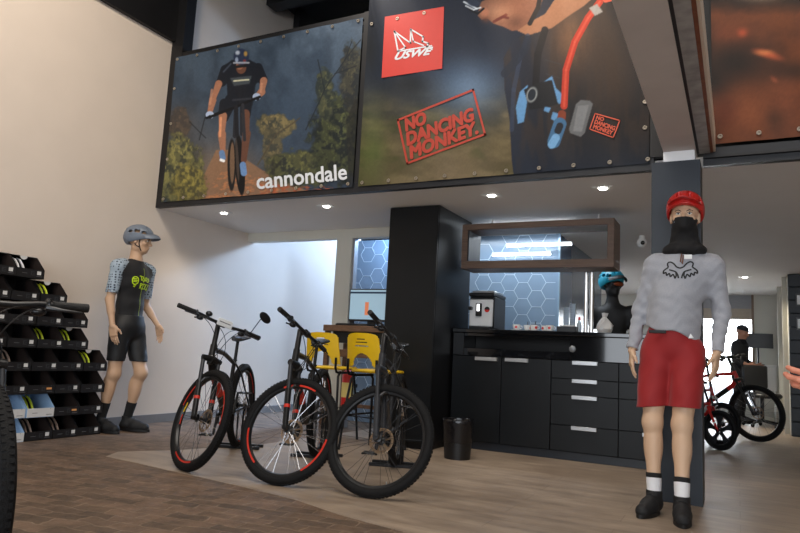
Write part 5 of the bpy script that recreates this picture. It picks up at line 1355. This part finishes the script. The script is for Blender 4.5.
# face mask and neck gaiter
gm_ = mat('black mask fabric', rgb(17, 17, 19), .85, noise=.1, nscale=30)
HB, C = J['headB'], J['head']; T = lambda x, f, u: C+HB@(V3(x, f, u)*1.06)
F = Field((-.12, -.05, 1.5), (.32, .36, 1.92), .004); wg = wrinkle(.004, 34, .3)
F.add(ellip(T(0, .044, -.035), V3(.064, .076, .098)*1.06, HB), 0, 0, wrinkle(.0015, 30, .2)); F.add(ellip(T(0, -.012, .02), V3(.082, .099, .09)*1.06, HB), .02)
F.add(cap(T(0, .104, -.025), T(0, .1, -.07), .022, .02), .03)
F.clip(lambda P: (P-C)@HB[:, 2]+.019)
F.add(cap(T(0, -.0, -.08), J['neck']+V3(0, -.01, .02), .076, .09), .03, 0, wg)
F.add(ellip(J['neck']+V3(0, -.015, -.02), V3(.135, .115, .052)), .04, 0, wg)
mk = F.build('face_mask', gm_, bd, 1)
MB().ell(T(.045, .088, -.045), (.011, .004, .005), 14, 8).build('logo', mat('grey mark', rgb(120, 126, 134), .5, noise=.02), mk)
redh = mat('red helmet shell', rgb(196, 34, 30), .35, noise=.03, coat=.3)
helmet(t, C+V3(0, 0, .012), HB, redh, True, redh, 1.07, False, -.022, .012)
# white socks with black tops, black shoes
wsock = mat('white sock', rgb(226, 226, 228), .8, noise=.03, bump=.1, bscale=200); bsock = mat('black sock', rgb(20, 20, 22), .85, noise=.1)
for A, K, Tq in ((J['anr'], J['knr'], J['tor']), (J['anl'], J['knl'], J['tol'])):
    sock(t, A, K, .115, .205, wsock, .0425, .0445, band=.028, bm=bsock); shoe(t, A, Tq, shoeb, soleb)

# ---------------------------------------------------------------- mannequin in black jersey by the left wall (faces +X)
t = thing('mannequin', 'mannequin in black cycling kit with grey sleeves by the left wall', 'mannequin', (-5.25, 4.50, 0), PI/2+.2); t.scale = (1.025, 1.025, 1.025)
J = dict(pelvis=V3(0, .0, .98), chest=V3(.0, .0, 1.40), neck=V3(.0, -.01, 1.60), shr=V3(-.18, .03, 1.515), shl=V3(.18, -.03, 1.515),
         elr=V3(-.215, .055, 1.20), wrr=V3(-.235, -.02, .96), ell=V3(.25, .02, 1.19), wrl=V3(.27, -.14, .99),
         hpr=V3(-.09, .0, .95), hpl=V3(.09, .0, .95), knr=V3(-.10, .02, .53), knl=V3(.10, -.12, .54), anr=V3(-.11, .10, .10), anl=V3(.10, -.02, .10),
         tor=V3(-.13, -.08, .02), tol=V3(.13, -.20, .02), head=V3(-.0, -.035, 1.785), headB=head_basis(.30, .08), hs=1.03,
         hr=((.05, -.25, -1), (1, .1, -.1), (.1, -1, .1)), hl=((.0, -.3, -1), (-1, .1, .1), (-.1, -1, .1)), curl=.2)
F = make_body(J, (-.36, -.34, 0), (.38, .36, 1.97), .0055)
bd = F.build('body', skinL, t, 2)
eyes(bd, J['head'], J['headB'], 1.03)
F = Field((-.3, -.24, .95), (.3, .26, 1.66), .006)
trunk(F, J, .009, .05, mod=wrinkle(.002, 20, .4))
for s, S in ((-1, J['shr']), (1, J['shl'])): F.add(cap(S*V3(.5, .5, 1)+V3(0, 0, .0), S+V3(0, 0, .0), .06, .058), .03)
F.clip(lambda P: 1.03-P[..., 2]); F.clip(lambda P: P[..., 2]-1.605+.25*np.maximum(-P[..., 1]-.02, 0)); F.clip(lambda P: np.abs(P[..., 0])-(.135+.8*np.clip(1.55-P[..., 2], 0, .3)))
jer = F.build('jersey', knit, t, 1)
def sleeve_mat():
    m = bpy.data.materials.new('patterned grey blue sleeve'); m.use_nodes = True; nt = m.node_tree; N = nt.nodes; L = nt.links; b = N['Principled BSDF']
    tc = N.new('ShaderNodeTexCoord'); v = N.new('ShaderNodeTexVoronoi'); v.inputs['Scale'].default_value = 42; v.inputs['Randomness'].default_value = .25; L.new(tc.outputs['Object'], v.inputs['Vector'])
    r = N.new('ShaderNodeValToRGB'); r.color_ramp.elements[0].position = .32; r.color_ramp.elements[0].color = (*rgb(48, 58, 74), 1); r.color_ramp.elements[1].position = .42; r.color_ramp.elements[1].color = (*rgb(160, 176, 190), 1)
    L.new(v.outputs['Distance'], r.inputs['Fac']); L.new(r.outputs['Color'], b.inputs['Base Color']); b.inputs['Roughness'].default_value = .75
    return m
slm = sleeve_mat()
for S, E in ((J['shr'], J['elr']), (J['shl'], J['ell'])):
    F = Field(np.minimum(S, E)-.14, np.maximum(S, E)+.14, .005); sg = 1 if S[0] > 0 else -1
    F.add(cap(S*V3(.70, .7, 1)+V3(0, 0, .03), S, .055, .064), 0); F.add(cap(S, S+(E-S)*.92, .064, .053), .03, 0, wrinkle(.002, 30, .6))
    d = nrm(E-S); q = S+(E-S)*.80; F.clip(lambda P: (P-q)@d); F.cut(cap(q-d*.02, q+d*.1, .05), .002)
    F.build('sleeve', slm, t, 1)
# zip and neon print on the chest
conform(jer, jer, [stroke([(0, 1.52), (0, 1.4), (0, 1.25), (0, 1.06)], .007, 12)], 'zip', mat('olive zip', rgb(132, 150, 30), .5, noise=.05))
neon = mat('neon green print', rgb(196, 228, 30), .5, noise=.03)
glyph = [[(-.105, .0), (-.105, .03), (-.085, .045), (-.062, .035), (-.06, .005), (-.075, -.01), (-.095, -.01), (-.105, .0)], [(-.10, .018), (-.065, .018)], [(-.1, .028), (-.07, .03)], [(-.1, .008), (-.068, .008)], [(-.092, -.018), (-.074, -.02)], [(-.092, -.028), (-.078, -.03)],
         [(-.05, .055), (-.01, .05)], [(-.035, .055), (-.03, .02)], [(-.02, .028), (-.01, .045), (.005, .03), (-.008, .018), (-.02, .028)], [(.012, .05), (.03, .02)], [(.03, .052), (.01, .02)], [(.04, .05), (.04, .018), (.062, .02)], [(.07, .045), (.055, .04), (.07, .03), (.058, .018)],
         [(-.035, .0), (-.035, -.04)], [(-.035, .0), (-.012, -.006), (-.03, -.02), (-.008, -.045)], [(.0, -.004), (-.004, -.035), (.018, -.036), (.02, -.006), (.0, -.004)], [(.045, -.004), (.03, -.008), (.03, -.036), (.05, -.04)], [(.06, -.0), (.058, -.05)], [(.08, -.004), (.06, -.022), (.084, -.052)]]
conform(jer, jer, [stroke([(x*1.1+.004, 1.375+z*1.25) for x, z in q], .0085) for q in glyph], 'lettering', neon)
# bib shorts
bib = mat('black lycra', rgb(20, 21, 23), .6, noise=.1)
F = Field((-.26, -.26, .6), (.26, .22, 1.12), .006)
F.add(ellip(J['pelvis']+V3(0, 0, .0), V3(.165, .127, .14)), 0); F.add(cap(J['pelvis'], J['pelvis']+V3(0, 0, .12), .135, .13), .04)
for Hq, K in ((J['hpr'], J['knr']), (J['hpl'], J['knl'])): F.add(cap(Hq, K, .104, .070), .035, 0, wrinkle(.0015, 25, 1))
F.clip(lambda P: .645-P[..., 2]); F.clip(lambda P: P[..., 2]-1.07)
F.build('bib_shorts', bib, t, 1)
for A, K, Tq in ((J['anr'], J['knr'], J['tor']), (J['anl'], J['knl'], J['tol'])):
    sock(t, A, K, .115, .265, bsock, .0425, .047); shoe(t, A, Tq, shoeb, soleb)
greyh = mat('grey blue helmet shell', rgb(108, 118, 132), .45, noise=.04)
helmet(t, J['head']+J['headB']@V3(0, 0, .008), J['headB'], greyh, True, greyh, .99, True, 0, -.022)

# ---------------------------------------------------------------- black display bust with blue helmet behind the counter
t = thing('display_bust', 'black display bust with turquoise helmet and brown goggles behind the counter', 'display bust', (-1.15, 7.05, 0), 0)
HBb = head_basis(.75, .02); Cb = V3(0, 0, 1.69)
F = Field((-.3, -.22, 1.0), (.3, .26, 1.86), .008)
Jb = dict(pelvis=V3(0, .03, 1.02), chest=V3(0, .03, 1.33), neck=V3(0, .02, 1.50), shr=V3(-.19, .03, 1.42), shl=V3(.19, .03, 1.42))
trunk(F, Jb, 0, .05); F.add(cap(Jb['neck'], Cb+V3(0, 0, -.08), .058), .03); F.clip(lambda P: 1.08-P[..., 2])
for S in (Jb['shr'], Jb['shl']): F.add(cap(S, S+V3(0, 0, -.14), .06, .055), .03)
head_prims(F, Cb, HBb, 1.0)
bb = F.build('bust', mat('black bust fabric', rgb(20, 20, 22), .6, noise=.15), t, 1)
MB().cyl((0, .03, .02), (0, .03, 1.0795), .02).cyl((0, .03, 0), (0, .03, .0195), .17).build('stand', lg, t)
teal = mat('turquoise helmet shell', rgb(24, 150, 178), .4, noise=.04)
helmet(t, Cb+HBb@V3(0, 0, .01), HBb, teal, True, mat('black visor', rgb(20, 20, 22), .5, noise=.1), 1.06, False, .0, -.02)
g = MB(); Tq = lambda x, f, u: Cb+HBb@V3(x, f, u); Mx = Matrix([list(r) for r in HBb])
g.ell(Tq(0, .088, .0), (.074, .032, .036), 20, 12, Mx)
go = g.build('goggles', mat('black goggle frame', rgb(16, 16, 18), .5, noise=.1), t)
MB().ell(Tq(0, .097, .0), (.062, .030, .026), 20, 12, Mx).build('lens', mat('brown lens', rgb(150, 74, 44), .12, .3, noise=.1), go)
# ---------------------------------------------------------------- person just outside the right edge, only the hand is in the picture
hskin = mat('warm skin', rgb(214, 138, 112), .5, noise=.06, nscale=30, bump=.08, bscale=150)
t = thing('person', 'person at the right edge with one bare hand reaching into the picture', 'person', (.62, 2.12, 0), -PI/2)
# local frame: faces -Y, turned to face -X in the room
J = dict(pelvis=V3(0, 0, .93), chest=V3(0, .0, 1.27), neck=V3(0, 0, 1.44), shr=V3(-.18, .0, 1.37), shl=V3(.18, .0, 1.37),
         elr=V3(-.21, .02, 1.09), wrr=V3(-.19, -.16, .88), ell=V3(.12, -.08, 1.05), wrl=V3(.12, -.353, .848),
         hpr=V3(-.085, 0, .89), hpl=V3(.085, 0, .89), knr=V3(-.09, -.02, .49), knl=V3(.09, -.02, .49), anr=V3(-.09, .02, .09), anl=V3(.09, .02, .09),
         tor=V3(-.10, -.14, .02), tol=V3(.10, -.14, .02), head=V3(0, -.01, 1.60), headB=head_basis(0, 0), hs=.96,
         hr=((0, -.4, -1), (1, 0, 0), (0, -1, .3)), hl=((0, -1, .0), (-.2, .1, -1), (-.3, 0, 1)))
F = make_body(J, (-.32, -.56, 0), (.3, .2, 1.76), .0065, hands=False)
hand_prims(F, J['wrr'], V3(0, -.4, -1), V3(1, 0, 0), V3(0, -1, .3), .25)
bd = F.build('body', hskin, t, 2)
F = Field((-.05, -.60, .68), (.28, -.26, 1.0), .0028)
F.add(cap(J['ell']+(J['wrl']-J['ell'])*.75, J['wrl'], .030, .0265), 0)
W = J['wrl']; d = V3(0, -1, -.05); thd = V3(.35, 0, 1); nn = V3(1, 0, -.35)
hand_prims(F, W, d, -nn, thd, .3, 1.0, .12, fcurl=[.42, .5, .55, .6], splay=.95)
hnd = F.build('hand', hskin, bd, 2)
# merge the finely modelled hand with the body: one continuous figure
def join(a, b):
    import bmesh
    bm = bmesh.new(); bm.from_mesh(a.data); bm.from_mesh(b.data); bm.to_mesh(a.data); bm.free()
    a.data.polygons.foreach_set('use_smooth', [True]*len(a.data.polygons)); bpy.data.objects.remove(b)
join(bd, hnd)
eyes(bd, J['head'], J['headB'], .96)
def clothes(t, J, top_m, leg_m, hair_m, h=.009, sleeve=1.9):
    F = Field((-.34, -.42, .7), (.34, .3, 1.55), h); trunk(F, J, .014, .05, mod=wrinkle(.003, 18, 1))
    for S, E, W in ((J['shr'], J['elr'], J['wrr']), (J['shl'], J['ell'], J['wrl'])):
        F.add(cap(S, E, .068, .056), .04); F.add(cap(E, E+(W-E)*(sleeve-1), .054, .042), .02)
    F.clip(lambda P: .88-P[..., 2]); F.clip(lambda P: P[..., 2]-J['neck'][2]-.03); F.build('shirt', top_m, t, 1)
    F = Field((-.28, -.3, .04), (.28, .28, 1.05), h)
    F.add(ellip(J['pelvis'], V3(.165, .125, .14)), 0); F.add(cap(J['pelvis'], J['pelvis']+V3(0, 0, .06), .13), .03)
    for Hq, K, A in ((J['hpr'], J['knr'], J['anr']), (J['hpl'], J['knl'], J['anl'])): F.add(cap(Hq, K, .105, .074), .04); F.add(cap(K, A, .073, .060), .03)
    F.clip(lambda P: .06-P[..., 2]); F.clip(lambda P: P[..., 2]-.98); F.build('trousers', leg_m, t, 1)
    for A, Tq in ((J['anr'], J['tor']), (J['anl'], J['tol'])): shoe(t, A, Tq, shoeb, soleb, h=.006)
    C, B = J['head'], J['headB']
    if hair_m:
        F = Field(C-.16, C+.17, .006); F.add(ellip(C+B@V3(0, -.02, .035), V3(.082, .1, .094), B), 0, 0, wrinkle(.003, 60, 1)); F.cut(ellip(C+B@V3(0, .08, -.03), V3(.075, .06, .085), B), .01)
        F.clip(lambda P: -.06-(P-C)@B[:, 2]); F.build('hair', hair_m, t, 1)
clothes(t, J, mat('navy shirt cotton', rgb(40, 46, 60), .8, noise=.05), mat('dark denim', rgb(44, 52, 70), .8, noise=.1), mat('dark hair', rgb(36, 26, 22), .6, noise=.2), .009, 1.35)

# ---------------------------------------------------------------- person beyond the red bicycle, seen against the shop window
t = thing('person', 'person in dark clothes and cap seen in silhouette before the bright shop window', 'person', (.02, 12.95, 0), 1.2)
J = dict(pelvis=V3(0, 0, .90), chest=V3(0, -.02, 1.22), neck=V3(0, -.03, 1.39), shr=V3(-.17, -.02, 1.32), shl=V3(.17, -.02, 1.32),
         elr=V3(-.21, -.02, 1.05), wrr=V3(-.18, -.22, .98), ell=V3(.21, -.02, 1.05), wrl=V3(.18, -.22, .98),
         hpr=V3(-.085, 0, .87), hpl=V3(.085, 0, .87), knr=V3(-.09, -.02, .48), knl=V3(.09, -.02, .48), anr=V3(-.09, .02, .09), anl=V3(.09, .02, .09),
         tor=V3(-.10, -.14, .02), tol=V3(.10, -.14, .02), head=V3(0, -.06, 1.54), headB=head_basis(0, .25), hs=.98,
         hr=((0, -1, -.2), (1, 0, 0), (0, 0, 1)), hl=((0, -1, -.2), (-1, 0, 0), (0, 0, 1)), curl=.5)
F = make_body(J, (-.32, -.45, 0), (.32, .2, 1.72), .009); bd = F.build('body', mat('tan skin', rgb(170, 120, 95), .5, noise=.05), t, 1)
clothes(t, J, mat('black shirt cotton', rgb(24, 25, 30), .8, noise=.05), mat('black trousers', rgb(22, 23, 27), .8, noise=.1), None, .011, 1.5)
C, B = J['head'], J['headB']; F = Field(C-.2, C+.2, .008); F.add(ellip(C+B@V3(0, -.01, .045), V3(.086, .104, .085), B), 0); F.clip(lambda P: .035-(P-C)@B[:, 2])
F.add(ellip(C+B@V3(0, .12, .042), V3(.07, .075, .009), B), .006); F.build('cap', mat('dark cap cotton', rgb(28, 30, 36), .8, noise=.1), t, 1)

# things before the far window
t = thing('office_chair', 'black office chair before the shop window at the far right', 'chair', (.34, 12.3, 0), .4)
MB().bbox(-.22, .22, -.24, .22, .46, .54, .03).build('seat', black_p, t)
MB().bbox(-.2, .2, .2, .26, .6, .98, .025).build('backrest', black_p, t)
MB().cyl((0, 0, .08), (0, 0, .459), .028).tube([(0, .1, .47), (0, .28, .5), (0, .28, .8)], .02, 8).build('column', lg, t)
for i in range(5): a = i*2*PI/5; MB().tube([(.02*math.cos(a), .02*math.sin(a), .1), (.28*math.cos(a), .28*math.sin(a), .06)], [.022, .014], 8).ell((.28*math.cos(a), .28*math.sin(a), .03), (.03, .03, .03), 10, 8).build('leg', lg, t)
t = thing('desk', 'white reception desk before the shop window at the far right', 'desk', (.30, 13.4, 0))
MB().bbox(-.25, .3, 0, .35, .96, 1.0, .004).build('desk_top', white_p, t)
MB().bbox(-.25, .3, .0, .02, .55, .959, .003).build('front_panel', white_p, t)
for x in (-.24, .27): MB().bbox(x, x+.02, .02, .34, 0, .959, .002).build('side_panel', white_p, t)
t = thing('television', 'dark flat screen standing on the reception desk against the bright window', 'television', (.33, 13.6, 1.0005))
MB().bbox(-.24, .24, 0, .04, .3, .56, .004).build('screen', black_p, t); MB().cyl((0, .03, .012), (0, .03, .31), .015).bbox(-.1, .1, -.05, .1, 0, .0115, .003).build('stand', black_p, t)
# framed cards on the dark boarded wall
for z, l in ((1.92, 'upper small white framed card on the dark boarded wall at the right edge'), (1.58, 'lower small white framed card on the dark boarded wall at the right edge')):
    t = thing('picture_frame', l, 'picture frame', (.82, 10.93, z), 0, 'framed cards on the dark wall')
    MB().bbox(-.075, .075, -.014, .0, -.09, .09, .003).build('frame', black_p, t); MB().box(-.055, .055, -.016, -.0145, -.065, .065).build('card', wht, t)
# ================================================================ light and camera
def area(loc, rot, sx, sy, e, col, name='daylight'):
    l = bpy.data.lights.new(name, 'AREA'); l.shape = 'RECTANGLE'; l.size = sx; l.size_y = sy; l.energy = e; l.color = col
    o = bpy.data.objects.new(name, l); COL.objects.link(o); o.location = loc; o.rotation_euler = rot; return o
def aim(o, p): o.rotation_euler = (Vector(p)-o.location).to_track_quat('-Z', 'Y').to_euler()
# skylight of the recess (behind the lintel, cool daylight)
a = area((-4.85, 10.2, 3.72), (0, 0, 0), .4, .4, 205, (.42, .64, 1.0), 'skylight'); aim(a, (-5.4, 6.4, .8))
a = area((-3.62, 7.12, 2.42), (0, 0, 0), .35, .2, 16, (.46, .67, 1.0), 'recess_fill'); aim(a, (-5.6, 6.4, 1.0))  # unseen fill added above the lintel for the recess and hexagon wall
area((-2.1, 6.95, 2.27), (0, 0, 0), 1.6, .3, 10, (.84, .92, 1.0), 'bar_fill')  # added fill panel that brightens the area behind the counter
# shop front daylight behind the photographer
area((1.35, -4.1, 1.6), (math.radians(90), 0, 0), 8.3, 3.0, 125, (.93, .96, 1.0), 'shop_front')
# daylight from the far window
area((-.4, 15.0, 1.4), (math.radians(-90), 0, 0), 1.4, 1.6, 34, (.9, .95, 1), 'far_window')
# warm overhead fill added to brighten the floor, then the hall lamps
area((-1.6, 1.6, 5.3), (0, 0, 0), 5.0, 3.0, 150, (1, .92, .83), 'hall_fill')
def spot(loc, tgt, e, col, size=70, blend=.8, r=.08):
    l = bpy.data.lights.new('hall_lamp', 'SPOT'); l.energy = e; l.color = col; l.spot_size = math.radians(size); l.spot_blend = blend; l.shadow_soft_size = r
    o = bpy.data.objects.new('hall_lamp', l); COL.objects.link(o); o.location = loc; aim(o, tgt); return o
spot((-3.6, 2.4, 5.2), (-5.6, 3.2, 3.9), 120, (1, .84, .66), 100)
spot((-3.35, 4.2, 4.9), (-3.2, 5, 3.75), 40, (1, .9, .8), 80)
spot((-1.35, 4.1, 4.3), (-1.3, 5, 3.5), 30, (1, .72, .5), 75)
spot((.8, 3.6, 4.8), (.7, 5, 3.4), 36, (1, .72, .5), 90)
w = bpy.data.worlds.new('World'); SC.world = w; w.use_nodes = True
bg = w.node_tree.nodes['Background']; bg.inputs['Color'].default_value = (.82, .9, 1, 1); bg.inputs['Strength'].default_value = 1.6
cam = bpy.data.cameras.new('Camera'); co = bpy.data.objects.new('Camera', cam); COL.objects.link(co)
cam.sensor_width = 36; cam.lens = F_PX/800*36; cam.clip_start = .02
M = Matrix([list(r)+[0] for r in CAM_R]+[[0, 0, 0, 1]]); M.translation = Vector((0, 0, .87)); co.matrix_world = M
SC.camera = co
SC.view_settings.view_transform = 'Standard'; SC.view_settings.look = 'None'; SC.view_settings.gamma = 1; SC.view_settings.use_curve_mapping = False
SC.view_settings.exposure = .68
